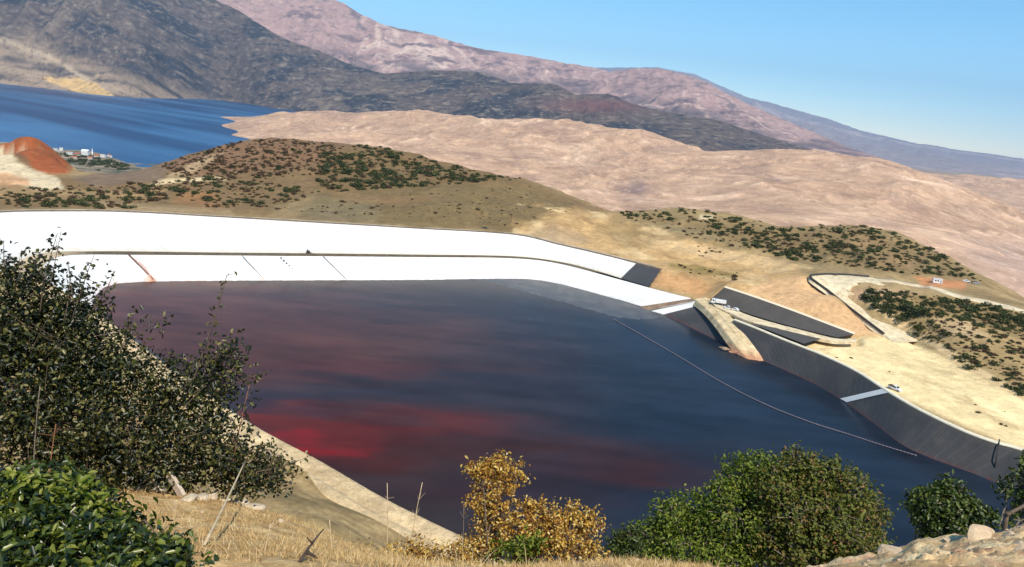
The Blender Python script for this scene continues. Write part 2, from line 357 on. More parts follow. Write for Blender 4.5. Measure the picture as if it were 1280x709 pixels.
c = mix(c, C3((.36, .24, .165), X), sstep(.05, -.22, ero)*.45); gl = 1-np.abs(fbm(wx/120+.5*fbm(wx/90, wy/90, 3, 75), wy/300, 4, 76, .55))*9; c = mix(c, C3((.27, .175, .12), X), np.clip(gl, 0, 1)*sstep(.1, -.15, fbm(wx/400, wy/400, 3, 77)-.1)*.5)  # gullies and creases darkened in the colour to imitate their shading
sp_ = fbm(wx/16, wy/24, 4, 78, .7); c = mix(c, C3((.22, .15, .10), X), sstep(.2, .38, sp_)*sstep(-.2, .25, fbm(wx/240, wy/240, 3, 79))*.65); c = mix(c, C3((.68, .50, .36), X), sstep(.2, .4, -sp_)*.5)
c = c*(1+0.26*fbm(wx/45, wy/60, 6, 68, .65)+0.10*fine+.16*rill)[..., None]*1.2; c = sat(c, 1.15)*np.array([1.0, .97, .985])
kind(mesh_obj('tan_hills', np.stack([X, Y, Z], -1).reshape(-1, 3), grid_faces(*X.shape), M_hill, smooth=True, colors=c.reshape(-1, 3)), 'structure')

# --- headland with the village
hp = [atz(u, v, -110) for u, v in [(40, 180), (60, 186), (80, 187.5), (100, 188), (125, 192), (140, 197), (155, 203), (168, 207), (190, 205)]]
hp += [np.r_[p[:2]*1.12, -130] for p in hp]+[np.r_[p[:2]*1.3, -135] for p in hp]
hp += [atz(u, v, z) for u, v, z in [(60, 197, -101), (85, 199, -100), (110, 201, -99.5), (135, 207, -102), (60, 206, -96), (95, 210, -94), (125, 212, -95), (150, 213, -98), (90, 218, -88), (140, 222, -90), (180, 216, -98), (20, 200, -96), (20, 215, -88), (-40, 205, -90), (60, 235, -80), (150, 240, -80), (220, 240, -85), (240, 215, -110), (260, 205, -125)]]
fH = RBF(hp, 0.03)
az = np.radians(np.linspace(-42, -16, 220)); rr = np.linspace(1150, 2300, 150)
RR, AZ = np.meshgrid(rr, az, indexing='ij'); X = RR*np.sin(AZ); Y = RR*np.cos(AZ); Z = fH(AZ, RR)+1.2*fbm(X/30, Y/30, 4, 71)
c = C3((0.24, 0.19, 0.13), X); c = mix(c, C3((0.10, 0.10, 0.06), X), sstep(-0.05, 0.2, fbm(X/60, Y/90, 4, 72))*0.85); c = mix(c, C3((0.42, 0.34, 0.25), X), sstep(0.15, 0.35, fbm(X/70, Y/50, 4, 73)))
kind(mesh_obj('headland', np.stack([X, Y, Z], -1).reshape(-1, 3), grid_faces(*X.shape), M_hill, smooth=True, colors=c.reshape(-1, 3)), 'structure')

# --- lake
m, t, b = nmat('lake_water'); tc = N(t, 'ShaderNodeTexCoord').outputs['Object']
mp = N(t, 'ShaderNodeMapping'); t.links.new(tc, mp.inputs[0]); mp.vector_type = 'TEXTURE'; mp.inputs['Rotation'].default_value = (0, 0, math.radians(-36)); mp.inputs['Scale'].default_value = (2600, 360, 1)
n = noise_node(t, 1.0, 5, 0.55, mp.outputs[0]); n.inputs['Distortion'].default_value = 0.7; rmp = N(t, 'ShaderNodeValToRGB'); t.links.new(n.outputs['Fac'], rmp.inputs[0])
rmp.color_ramp.elements[0].position = 0.42; rmp.color_ramp.elements[0].color = (0.008, 0.045, 0.13, 1); rmp.color_ramp.elements[1].position = 0.68; rmp.color_ramp.elements[1].color = (0.05, 0.17, 0.34, 1)
t.links.new(rmp.outputs[0], b.inputs['Base Color']); b.inputs['Roughness'].default_value = 0.35; b.inputs['IOR'].default_value = 1.33; b.inputs['Specular IOR Level'].default_value = 0.35
n2 = noise_node(t, 0.05, 4, 0.6, tc); bn = N(t, 'ShaderNodeBump'); bn.inputs['Strength'].default_value = 0.4; bn.inputs['Distance'].default_value = 2; t.links.new(n2.outputs['Fac'], bn.inputs['Height']); t.links.new(bn.outputs[0], b.inputs['Normal'])
kind(mesh_obj('lake', [(-12000, 900, -110), (1500, 900, -110), (1500, 11000, -110), (-12000, 11000, -110)], [(0, 1, 2, 3)], m), 'structure')

# ------------------------------------------------------------------ the pond: lines of the embankment
def L3(pz): return [atz(u, v, z) for u, v, z in pz]
BI = L3([(50, 346, 9), (60, 327, 9), (90, 319, 9), (165, 318.7, 9), (280, 319.5, 9), (400, 320.5, 9), (520, 321.5, 9), (640, 323, 9), (700, 330, 9), (780, 351, 9), (820, 362, 9), (868, 374, 9)])
WL = L3([(112, 398, 0), (117, 376, 0), (134, 358, 0), (175, 352.5, 0), (280, 351, 0), (400, 350.5, 0), (520, 350, 0), (640, 348.5, 0), (690, 353, 0), (760, 371, 0), (785, 378, 0), (806, 384.5, 0)])
BO = L3([(5, 350, 9.2), (22, 328, 9.2), (56, 316, 9.2), (110, 314.5, 9.2), (165, 314.5, 9.2), (280, 316, 9.2), (400, 317, 9.2), (520, 318.5, 9.2), (640, 320.5, 9.2), (700, 327.5, 9.2), (745, 338.5, 9.2), (776, 348, 9.2)])
CR = L3([(-110, 300, 19.5), (-75, 275, 19.5), (0, 266, 19.5), (80, 264.5, 19.5), (160, 265.5, 19.5), (280, 272, 19.5), (400, 279, 19.5), (520, 286, 19.5), (640, 293.5, 19.5), (700, 306.5, 18), (760, 320.5, 17), (795, 329.5, 16)])
CR2 = L3([(795, 329.5, 16), (826, 337.5, 15.5)]); BO2 = L3([(776, 348, 9.2), (811, 358.5, 9.2)])
RC = L3([(916, 400, 10), (943, 410.5, 10), (972, 422.5, 10), (1001, 434, 10), (1031, 446, 10), (1070, 465, 10), (1110, 491, 10), (1150, 514, 10), (1200, 538, 10), (1240, 553, 10), (1278, 564, 10), (1330, 588, 10)])
RW = L3([(944, 446, 0), (958, 453, 0), (978, 461.5, 0), (1001, 472, 0), (1026, 484, 0), (1053, 501, 0), (1088, 526, 0), (1127, 555.5, 0), (1157, 570, 0), (1192, 583, 0), (1227, 596, 0), (1264, 613, 0)])
NI = L3([(50, 346, 9), (90, 372, 9), (135, 402, 9), (165, 425, 9), (205, 455, 9), (285, 512, 9), (330, 540.5, 9), (400, 578, 9), (470, 619, 9), (520, 645, 9), (582, 675, 9)])+[np.array(p) for p in [(20, 131, 9), (60, 122, 9), (100, 132, 9), (132, 154, 9), (155, 182, 9), (166, 203, 9.5), (172, 217, 10)]]
def offset(line, d):
    P = np.asarray(line, float); T = np.gradient(P[:, :2], axis=0); T /= np.linalg.norm(T, axis=1)[:, None]; Q = P.copy(); Q[:, 0] += -T[:, 1]*d; Q[:, 1] += T[:, 0]*d; return Q
nir = even(NI, 90)
NO = offset(nir, -9.2)

# ------------------------------------------------------------------ natural ground round and beyond the pond
G = list(CR)+[CR2[1]]
G += [p+np.array([0, 0, 0.0]) for p in offset(even(CR, 12), 9)]
G += [atz(u, v, z) for u, v, z in [(826, 337.5, 15.5), (811, 359, 9.2), (868, 373, 9.4), (885, 377, 9.6), (850, 345, 15), (868, 360, 11.5), (890, 363, 13)]]
G += [p-np.array([0, 0, 0.15]) for p in RC[1:]]
# E hill
E_r = [(0, 222, 600), (60, 222, 610), (100, 226, 600), (150, 219, 650), (200, 205, 690), (240, 194, 720), (280, 181, 750), (320, 175, 765), (345, 173, 770), (390, 177, 780), (425, 181, 790), (470, 184, 790), (505, 191, 770), (540, 201, 750), (580, 211, 730), (620, 219, 715), (645, 223, 705), (680, 231, 690), (730, 255, 665), (755, 264, 655)]
for q in E_r:
    p = aty(*q); G.append(p); G += [np.r_[p[:2]*1.12, p[2]-12], np.r_[p[:2]*1.35, p[2]-48], np.r_[p[:2]*1.75, -118], np.r_[p[:2]*2.4, -135]]
G += [aty(*q) for q in [(-60, 250, 470), (20, 250, 480), (100, 248, 500), (180, 245, 520), (100, 236, 560), (200, 228, 590), (300, 235, 580), (300, 205, 670), (400, 240, 570), (400, 210, 660), (480, 250, 550), (480, 215, 660), (560, 258, 540), (560, 232, 620), (640, 272, 530), (650, 248, 610), (720, 275, 560), (760, 300, 510), (820, 318, 490)]]
G += [aty(*q) for q in [(0, 200, 760), (40, 185, 830), (20, 174, 850), (-60, 172, 860), (70, 205, 800), (65, 218, 700), (0, 235, 560), (-150, 240, 560), (-150, 190, 800)]]
for q in [(20, 174, 850), (-60, 172, 860), (70, 205, 800), (-160, 180, 860)]:
    p = aty(*q); G += [np.r_[p[:2]*1.18, p[2]-45], np.r_[p[:2]*1.6, -118], np.r_[p[:2]*2.2, -135]]
# F ridge and the dip behind it
F_r = [(775, 264, 640), (820, 262, 640), (870, 262, 640), (905, 268, 640), (940, 277, 640), (975, 281, 640), (1030, 281, 645), (1080, 281, 640), (1105, 287, 625), (1130, 296, 605), (1160, 309, 580), (1190, 324, 555), (1215, 340, 530), (1240, 355, 505), (1270, 372, 490), (1330, 395, 470), (1420, 430, 450)]
for q in F_r:
    p = aty(*q); G.append(p); G += [np.r_[p[:2]*1.15, p[2]-22], np.r_[p[:2]*1.5, -70], np.r_[p[:2]*2.0, -128], np.r_[p[:2]*2.6, -135]]
G += [aty(*q) for q in [(860, 290, 570), (900, 300, 560), (960, 305, 550), (1000, 318, 520), (1060, 320, 515), (1080, 300, 580), (1130, 325, 520), (1160, 340, 480), (780, 285, 570), (860, 330, 480), (920, 325, 500), (960, 335, 480)]]
G += [atz(u, v, z) for u, v, z in [(1006, 340, 25.5), (1050, 342, 26), (1100, 347, 25.5), (1140, 353, 25), (1180, 362, 24.3), (1230, 374, 23), (1285, 390, 21.5), (1400, 430, 19),
     (1062, 362, 23), (1050, 373, 21.5), (1100, 375, 22), (1150, 385, 21.5), (1200, 395, 20.5), (1280, 415, 19), (1100, 392, 17), (1150, 400, 18.5), (1200, 420, 17), (1280, 445, 16.5), (1150, 415, 13.5), (1200, 443, 12.8), (1280, 478, 12.5), (1290, 495, 11.2), (1400, 470, 17), (1400, 540, 12),
     (1135, 418, 11), (1170, 441, 10.8), (1200, 458, 10.6), (1240, 480, 10.6), (1120, 430, 10.3), (1060, 425, 10.2), (1180, 470, 10.1), (1260, 515, 10.1), (1090, 455, 10), (1330, 560, 10), (1400, 600, 10), (1500, 620, 11),
     (1010, 347, 24.8), (1035, 364, 20.5), (1065, 388, 15.5), (1090, 408, 12), (1108, 420, 10.6), (985, 352, 21), (1000, 375, 18.5), (1030, 398, 14.5), (1062, 416, 11.5), (945, 358, 18.5), (905, 356, 17.5)]]
# near side: from the bank up to the knoll the camera stands on
G += list(NO[::6])
G += [aty(*q) for q in [(300, 560, 183), (345, 578, 168), (330, 600, 150), (380, 620, 146), (430, 650, 135), (470, 678, 130), (400, 650, 118)]]
for a_, rows in [(-80, None), (-62, None), (-48, None), (-36, None)]:
    for r_, z_ in ((14, 88), (40, 74), (80, 56), (130, 36)): G.append(np.array([r_*math.sin(math.radians(a_)), r_*math.cos(math.radians(a_)), z_]))
for a_ in (-24, -12, 0, 12, 24, 36, 50, 70):
    for r_, z_ in ((14, 88.5), (30, 78), (60, 58), (95, 33)): G.append(np.array([r_*math.sin(math.radians(a_)), r_*math.cos(math.radians(a_)), z_]))
for a_, r_, z_ in ((50, 160, 40), (50, 230, 30), (70, 150, 50), (60, 300, 25), (-60, 220, 20), (-55, 300, 14), (-50, 380, 16), (-75, 260, 40)): G.append(np.array([r_*math.sin(math.radians(a_)), r_*math.cos(math.radians(a_)), z_]))
fG = RBF(G, 0.02, 1e-4)

ENG3 = [tuple(p) for p in offset(even(CR, 60), 0.4)]+[tuple(CR2[1])]+[tuple(atz(u, v, z)) for u, v, z in [(811, 359, 9.2), (868, 373, 9.4), (885, 377, 9.6)]]+[tuple(p) for p in even(RC, 60)]+[tuple(p) for p in offset(nir, -5)[::-1]]
ENG = [p[:2] for p in ENG3]
def cutpoly(l): return [tuple(atz(*q)[:2]) for q in l]
CUT = [cutpoly([(905, 360.5, 17), (940, 372, 16), (985, 388, 14.3), (1030, 405, 12.4), (1068, 419.5, 10.8), (1070, 428, 10.3), (1001, 433, 10), (906, 392, 10.2), (884, 380, 10.2)]),
       cutpoly([(1112, 424, 10.5), (1065, 388, 16), (1035, 364, 21), (1014, 349, 25), (1012, 344.8, 25.8), (1030, 343.2, 26), (1092, 347, 25.8), (1104, 355, 25.4), (1072, 353, 25.6), (1056, 354.5, 25.3), (1050, 361, 24), (1062, 370, 21), (1090, 388, 16), (1142, 421, 10.6)])]
ENGW = [tuple(p[:2]) for p in even(BO, 40)]+[tuple(p[:2]) for p in [BO2[1], atz(868, 373, 9.4), atz(885, 377, 9.6)]]+[tuple(p[:2]) for p in even(RC, 40)]+[tuple(p[:2]) for p in nir[::-1]]
def polydistz(x, y, poly):
    poly = np.asarray(poly, float); d = np.full(np.shape(x), 1e9); z = np.zeros(np.shape(x)); n = len(poly)
    for i in range(n):
        a = poly[i]; b = poly[(i+1) % n]; e = (b-a)[:2]; L = max((e@e), 1e-9); t = np.clip(((x-a[0])*e[0]+(y-a[1])*e[1])/L, 0, 1)
        q = np.hypot(x-a[0]-t*e[0], y-a[1]-t*e[1]); m = q < d; d = np.where(m, q, d); z = np.where(m, a[2]+t*(b[2]-a[2]), z)
    return d, z
def planefit(P):
    P = np.asarray(P); return np.linalg.lstsq(np.c_[P[:, :2], np.ones(len(P))], P[:, 2], rcond=None)[0]
# engineered faces laid to plane: sand platform, cell slopes, road face
def px3(l): return np.array([atz(*q) for q in l])
PLAIN = px3([(1001, 433.5, 10), (1040, 428, 10), (1085, 424, 10.3), (1130, 424, 10.4), (1165, 445, 10.4), (1200, 463, 10.4), (1285, 503, 10.4), (1380, 560, 10), (1330, 588, 10), (1278, 564, 10), (1240, 553, 10), (1200, 538, 10), (1150, 514, 10), (1110, 491, 10), (1070, 465, 10), (1030, 444, 10)])
def ground_z(AZ, RR, eng=True):
    X = RR*np.sin(AZ); Y = RR*np.cos(AZ); Z = fG(AZ, RR)
    d = polydist(X, Y, PLAIN[:, :2]); ins = inpoly(X, Y, PLAIN[:, :2]); k = np.where(ins, 1.0, sstep(6, 0, d))
    Z = Z+(np.clip(Z, 9.9, 10.3)-Z)*k
    de, ze = polydistz(X, Y, ENG3); ie = inpoly(X, Y, ENG); dip = np.zeros(X.shape)
    for q, dd in zip(CUT, (2.4, .7)): dip = np.maximum(dip, dd*np.where(inpoly(X, Y, q), 1.0, sstep(4, 1, polydist(X, Y, q))))
    Z = Z-dip
    nat = sstep(2, 40, np.where(ie, 0, de))*(1-k)
    far = sstep(430, 560, RR); near = sstep(8, 60, RR)*(1-sstep(120, 170, RR))
    Z = Z+nat*far*(5.5*fbm(X/70, Y/70, 4, 81)+1.6*(ridged(X/34, Y/50, 4, 82)-0.45)+0.7*fbm(X/12, Y/12, 3, 83))+nat*1.0*np.exp(-((RR-520)/110)**2)*(AZ > -.06)*(AZ < .5)*(2.6*(ridged(X/30, Y/46, 5, 87)-.45)+1.2*fbm(X/13, Y/13, 4, 88))+nat*(1-far)*(0.8*fbm(X/25, Y/25, 4, 84)+0.3*fbm(X/6, Y/6, 3, 85))+near*nat*1.0*fbm(X/11, Y/11, 4, 86)
    if eng: Z = np.where(ie, np.maximum(np.minimum(Z, ze)-0.35-2.2*de, -6), Z-0.06)
    return Z
az = np.radians(np.linspace(-82, 62, 820)); rr = np.r_[np.exp(np.linspace(math.log(9.0), math.log(130), 110))[:-1], np.linspace(130, 260, 60)[:-1], np.exp(np.linspace(math.log(260), math.log(900), 300))[:-1], np.exp(np.linspace(math.log(900), math.log(2000), 40))]
RR, AZ = np.meshgrid(rr, az, indexing='ij'); X = RR*np.sin(AZ); Y = RR*np.cos(AZ)
Z = ground_z(AZ, RR); GZ, GAZ, GRR = Z, az, rr
U, V = topx(np.stack([X, Y, Z], -1))
nz = fbm(X/22, Y/22, 4, 101); nz2 = fbm(X/7, Y/7, 4, 102); nz3 = fbm(X/60, Y/60, 4, 103)
behind = RR > 330
def zone(c, poly, col, soft=4.0, k=1.0, wob=5.0):
    uu = U+wob*nz; vv2 = V+wob*0.6*nz2; bb = np.array(poly, float); sel = (uu > bb[:, 0].min()-soft) & (uu < bb[:, 0].max()+soft) & (vv2 > bb[:, 1].min()-soft) & (vv2 < bb[:, 1].max()+soft)
    if not sel.any(): return c
    f = np.zeros(U.shape); d = polydist(uu[sel], vv2[sel], poly); i = inpoly(uu[sel], vv2[sel], poly)
    f[sel] = sstep(-soft, soft, np.where(i, d, -d))*k
    return mix(c, C3(col, U), f*np.ones_like(U))
c = C3((0.36, 0.27, 0.16), X)
c = mix(c, C3((0.26, 0.19, 0.11), X), sstep(-0.1, 0.35, nz3))
# near hillside below the knoll: dry brown grass
hs_ = RR < 262
c = np.where(hs_[..., None], mix(mix(C3((0.33, 0.235, 0.13), X), C3((0.44, 0.32, 0.18), X), sstep(-0.2, 0.3, nz2)), C3((0.22, 0.165, 0.09), X), sstep(0.1, 0.4, nz)), c)
# E hill
c = zone(c, [(-50, 215), (100, 222), (200, 200), (340, 165), (480, 175), (640, 218), (760, 262), (760, 290), (640, 290), (400, 275), (160, 261), (-50, 264)], (0.195, 0.135, 0.078), 6)
c = zone(c, [(190, 205), (280, 178), (350, 170), (430, 180), (430, 200), (330, 215), (250, 222)], (0.20, 0.125, 0.08), 8)
c = zone(c, [(330, 262), (400, 238), (480, 222), (560, 228), (640, 230), (720, 256), (700, 275), (640, 288), (520, 282)], (0.175, 0.13, 0.073), 8)
c = zone(c, [(345, 260), (400, 248), (470, 250), (470, 278), (400, 276)], (0.20, 0.165, 0.105), 10, .7)
c = zone(c, [(400, 232), (460, 245), (560, 246), (500, 256), (430, 250)], (0.24, 0.155, 0.09), 5, 0.7)
c = zone(c, [(216, 252), (235, 236), (262, 240), (280, 256), (262, 262)], (0.27, 0.155, 0.085), 7, .8)
c = zone(c, [(216, 216), (250, 198), (282, 190), (262, 203), (236, 218), (205, 224)], (0.42, 0.31, 0.20), 3, 0.9)
c = zone(c, [(120, 250), (215, 258), (290, 262), (290, 270), (120, 262)], (0.36, 0.27, 0.17), 5, 0.7)
c = zone(c, [(345, 262), (385, 245), (400, 238), (380, 262), (370, 276), (330, 272)], (0.30, 0.225, 0.135), 7, 0.6)
c = zone(c, [(185, 232), (200, 224), (275, 221), (285, 225), (215, 229)], (0.62, 0.50, 0.33), 1.5, 1, 1)
c = zone(c, [(-40, 232), (70, 236), (160, 240), (215, 235), (200, 246), (60, 250), (-40, 250)], (0.34, 0.24, 0.14), 4, 0.8)
# left: red mound and pale cut roads
c = zone(c, [(-60, 158), (30, 160), (64, 180), (92, 206), (84, 217), (55, 219), (30, 205), (5, 186), (-60, 184)], (0.30, 0.105, 0.055), 4)
c = zone(c, [(-60, 184), (0, 182), (14, 192), (40, 212), (72, 222), (80, 236), (50, 238), (20, 230), (-60, 222)], (0.62, 0.52, 0.37), 2.5, 1, 2)
c = zone(c, [(-60, 214), (10, 216), (36, 224), (36, 232), (-60, 232)], (0.50, 0.31, 0.19), 3, 0.9)
c = zone(c, [(16, 192), (24, 190), (38, 202), (36, 210), (22, 204)], (0.14, 0.10, 0.06), 3, 0.8)
c = zone(c, [(90, 222), (170, 208), (215, 205), (200, 226), (120, 234)], (0.19, 0.14, 0.105), 4, 0.9)
# dirt workings between crest and right ridge
c = zone(c, [(655, 282), (700, 262), (760, 268), (800, 288), (880, 305), (1000, 335), (1010, 345), (1110, 420), (1060, 424), (905, 362), (885, 378), (800, 345), (700, 305), (640, 292)], (0.50, 0.345, 0.195), 9, 1, 11)
wk = (U > 640)*(U < 1015)*(V > 255)*(V < 372)*behind*1.0
c = mix(c, C3((0.30, 0.195, 0.105), X), wk*sstep(.02, .32, fbm(X/26, Y/60, 5, 107, .6))*.75); c = mix(c, C3((0.66, 0.50, 0.31), X), wk*sstep(.08, .36, fbm(X/30, Y/52, 5, 108, .6))*.8)
c = zone(c, [(745, 285), (770, 268), (800, 285), (840, 300), (800, 310), (770, 305)], (0.30, 0.215, 0.12), 6, 0.75)
c = zone(c, [(660, 292), (690, 278), (725, 292), (740, 305), (700, 306)], (0.40, 0.29, 0.19), 4, 0.8)
c = zone(c, [(835, 328), (870, 331), (925, 343), (920, 348), (870, 342), (836, 335)], (0.24, 0.18, 0.08), 3, 0.8)
c = zone(c, [(875, 312), (892, 308), (900, 316), (888, 322), (876, 320)], (0.22, 0.16, 0.12), 3, 0.8)
c = zone(c, [(826, 339), (880, 350), (890, 362), (880, 372), (812, 357)], (0.50, 0.30, 0.17), 3, 0.8)
c = zone(c, [(960, 350), (1006, 344), (1100, 418), (1066, 419), (960, 378), (930, 365)], (0.60, 0.40, 0.245), 3)
c = zone(c, [(800, 296), (870, 306), (960, 322), (1000, 332), (980, 340), (900, 326), (830, 312)], (0.60, 0.44, 0.27), 4, 0.8)
# F ridge soil
c = zone(c, [(770, 262), (870, 258), (970, 278), (1080, 278), (1140, 295), (1245, 352), (1200, 356), (1100, 344), (1000, 330), (870, 300)], (0.30, 0.225, 0.13), 5)
c = zone(c, [(800, 280), (880, 282), (930, 296), (870, 296)], (0.27, 0.215, 0.13), 4, 0.9)
c = zone(c, [(1060, 295), (1110, 298), (1110, 310), (1060, 308)], (0.44, 0.30, 0.18), 4, 0.8)
c = zone(c, [(1090, 318), (1140, 320), (1140, 336), (1090, 332)], (0.44, 0.30, 0.18), 4, 0.8)
c = zone(c, [(875, 268), (892, 270), (888, 276), (872, 274)], (0.62, 0.52, 0.36), 2, 0.9)
c = zone(c, [(1140, 345), (1210, 352), (1205, 362), (1150, 356)], (0.52, 0.26, 0.15), 3, 0.9)
for zp in ([(395, 182), (470, 180), (560, 203), (660, 222), (600, 232), (480, 240), (400, 244)], [(780, 268), (975, 284), (1080, 284), (1160, 312), (1238, 354), (1140, 344), (1000, 320), (880, 292)]): c = zone(c, zp, (0.165, 0.115, 0.064), 10, .55, 9)
# right shrub slope and the sand platform
c = zone(c, [(1058, 362), (1150, 366), (1300, 392), (1420, 430), (1420, 570), (1285, 500), (1200, 458), (1135, 416)], (0.36, 0.265, 0.15), 4)
c = zone(c, [(1070, 368), (1180, 370), (1290, 392), (1290, 424), (1180, 400), (1100, 392)], (0.17, 0.125, 0.065), 8, .6, 8)
c = zone(c, [(1160, 395), (1210, 400), (1240, 425), (1180, 420)], (0.48, 0.36, 0.23), 6, 0.9)
c = zone(c, [(1058, 360), (1100, 360), (1150, 366), (1120, 374), (1066, 378)], (0.40, 0.27, 0.19), 3, 0.7)
c = zone(c, [(985, 436), (1025, 426), (1085, 421), (1130, 420), (1200, 458), (1300, 505), (1420, 570), (1420, 640), (1278, 563), (1110, 490)], (0.72, 0.58, 0.36), 4, 1, 2)
dp = polydist(U+2*nz2, V+1.5*nz, [(1084, 368), (1092, 379), (1110, 393), (1140, 414), (1180, 438), (1220, 462), (1260, 486), (1300, 509)], False)
c = mix(c, C3((0.60, 0.46, 0.29), X), sstep(6, 3, dp)*(RR > 262)*0.95)
c = mix(c, C3((0.82, 0.67, 0.42), X), inpoly(X, Y, PLAIN[:, :2])*sstep(-0.1, 0.4, nz3)*0.9)
c = mix(c, C3((0.46, 0.34, 0.20), X), inpoly(X, Y, PLAIN[:, :2])*sstep(.12, .42, fbm(X/16+.3*nz2, Y/40, 5, 106))*.6)
tx = fbm(X/3.2, Y/3.2, 4, 104, .65); tx2 = fbm(X/1.1, Y/1.1, 4, 105, .65); c = mix(c, C3((0.13, 0.095, 0.05), X), sstep(.08, .4, tx+.3*nz2)*np.where(behind, .45, .35)*np.where(inpoly(X, Y, PLAIN[:, :2]), .25, 1)); c = sat(c*(1+0.2*nz2+0.22*tx+np.where(hs_, .35, .1)*tx2)[..., None], 1.25)
kind(mesh_obj('ground', np.stack([X, Y, Z], -1).reshape(-1, 3), grid_faces(*X.shape), M_ground, smooth=True, colors=c.reshape(-1, 3)), 'structure')
def gz(x, y):
    """height of the built ground sheet (bilinear)"""
    a_ = math.atan2(x, y); r_ = math.hypot(x, y); j = np.interp(a_, GAZ, np.arange(len(GAZ))); i = np.interp(r_, GRR, np.arange(len(GRR)))
    i0 = min(int(i), len(GRR)-2); j0 = min(int(j), len(GAZ)-2); fi = i-i0; fj = j-j0
    return (GZ[i0, j0]*(1-fj)+GZ[i0, j0+1]*fj)*(1-fi)+(GZ[i0+1, j0]*(1-fj)+GZ[i0+1, j0+1]*fj)*fi
def hit(u, v, r0=300, r1=900):
    """first ground point along the ray of a pixel"""
    d = ray(u, v); d = d/math.hypot(d[0], d[1]); q = r0
    while q < r1:
        z = EYE+d[2]*q
        if z < gz(d[0]*q, d[1]*q):
            lo, hi = q-3, q
            for _ in range(10):
                m_ = (lo+hi)/2
                if EYE+d[2]*m_ < gz(d[0]*m_, d[1]*m_): hi = m_
                else: lo = m_
            return np.array([d[0]*hi, d[1]*hi, gz(d[0]*hi, d[1]*hi)])
        q += 3
    return None

# ------------------------------------------------------------------ the pond itself
gx = np.arange(-262, 196, 2.5); gy = np.arange(100, 486, 2.5); X, Y = np.meshgrid(gx, gy); U, V = topx(np.stack([X, Y, X*0], -1))
wob = fbm(X/40, Y/70, 4, 111); wob2 = fbm(X/90, Y/22, 4, 112)
wob3 = fbm(X/18, Y/9, 4, 115); uu = U+90*wob+30*wob3; vv2 = V+34*wob2+9*wob3
c = C3((0.013, 0.020, 0.033), X)
def blob(c, cu, cv, su, sv, col, k): return mix(c, C3(col, X), np.clip(np.exp(-(((uu-cu)/su)**2+((vv2-cv)/sv)**2))*k, 0, 1))
c = mix(c, C3((0.040, 0.029, 0.028), X), sstep(860, 420, uu))
c = blob(c, 190, 390, 210, 50, (0.115, 0.044, 0.030), 1.15)
c = blob(c, 330, 425, 240, 38, (0.084, 0.030, 0.020), .95)
c = blob(c, 430, 462, 160, 18, (0.078, 0.022, 0.017), 0.85)
c = blob(c, 350, 497, 190, 15, (0.026, 0.022, 0.032), 0.9)
c = blob(c, 580, 487, 220, 16, (0.026, 0.022, 0.030), 0.8)
c = blob(c, 440, 532, 175, 19, (0.098, 0.014, 0.010), 0.95)
c = blob(c, 330, 520, 80, 14, (0.13, 0.02, 0.015), 0.8)
c = blob(c, 400, 551, 42, 8, (0.30, 0.010, 0.012), 1.1)
c = blob(c, 430, 570, 120, 18, (0.062, 0.012, 0.009), 0.8)
c = blob(c, 640, 562, 190, 18, (0.048, 0.016, 0.012), 0.8)
c = blob(c, 800, 590, 110, 20, (0.044, 0.013, 0.010), 0.75)
c = blob(c, 560, 612, 170, 24, (0.032, 0.014, 0.018), 0.7)
st_ = fbm(X/55, Y/14, 5, 113, .6)+.5*fbm(X/16, Y/6, 4, 114)
c = c*(1+.55*np.clip(st_, -.8, .8))[..., None]
m, t, b = nmat('pond_water'); tc = N(t, 'ShaderNodeTexCoord').outputs['Object']; at = N(t, 'ShaderNodeAttribute'); at.attribute_name = 'col'
mp = N(t, 'ShaderNodeMapping'); t.links.new(tc, mp.inputs[0]); mp.inputs['Scale'].default_value = (0.012, 0.05, 1); mp.inputs['Rotation'].default_value = (0, 0, math.radians(-12))
n = noise_node(t, 1.0, 5, 0.55, mp.outputs[0]); t.links.new(mulcol(t, at.outputs['Color'], maprange(t, n.outputs['Fac'], 0.3, 0.7, 0.85, 1.18)), b.inputs['Base Color'])
b.inputs['Roughness'].default_value = 0.2; b.inputs['IOR'].default_value = 1.33; b.inputs['Specular IOR Level'].default_value = 0.09
n = noise_node(t, 0.8, 4, 0.6, tc); bn = N(t, 'ShaderNodeBump'); bn.inputs['Strength'].default_value = 0.22; bn.inputs['Distance'].default_value = 0.15; t.links.new(n.outputs['Fac'], bn.inputs['Height']); t.links.new(bn.outputs[0], b.inputs['Normal'])
F_ = grid_faces(*X.shape); keep = (inpoly(X, Y, ENGW) | (polydist(X, Y, ENGW) < 4)).ravel(); F_ = F_[keep[F_].all(1)]
used = np.unique(F_); rem = -np.ones(X.size, int); rem[used] = np.arange(len(used))
kind(mesh_obj('pond_water', np.stack([X, Y, X*0], -1).reshape(-1, 3)[used], rem[F_], m, smooth=True, colors=c.reshape(-1, 3)[used]), 'structure')

# ------------------------------------------------------------------ lofts: liners, benches, banks
def loft(name, lines, mat, n=160, sub=6, wrinkle=0.0, seed=0, colfn=None, sm=True, thick=0.0):
    R_ = [even(l, n, sm and len(l) > 2) for l in lines]; rows = []
    for a_, b_ in zip(R_[:-1], R_[1:]):
        for k in range(sub): rows.append(a_+(b_-a_)*k/sub)
    rows.append(R_[-1]); P = np.array(rows)
    if wrinkle:
        env = np.sin(np.linspace(0, np.pi, P.shape[0]))[:, None]
        P[..., 2] += wrinkle*env*(fbm(P[..., 0]/3.0, P[..., 1]/6.0, 4, seed)+0.5*fbm(P[..., 0]/14, P[..., 1]/14, 3, seed+1))
    col = colfn(P) if colfn else None
    return mesh_obj(name, P.reshape(-1, 3), grid_faces(P.shape[0], P.shape[1]), mat, smooth=True, colors=None if col is None else col.reshape(-1, 3))
def below(top, bot, k=0.4):
    t_, b_ = np.array(top), np.array(bot); return b_+(b_-t_)*k
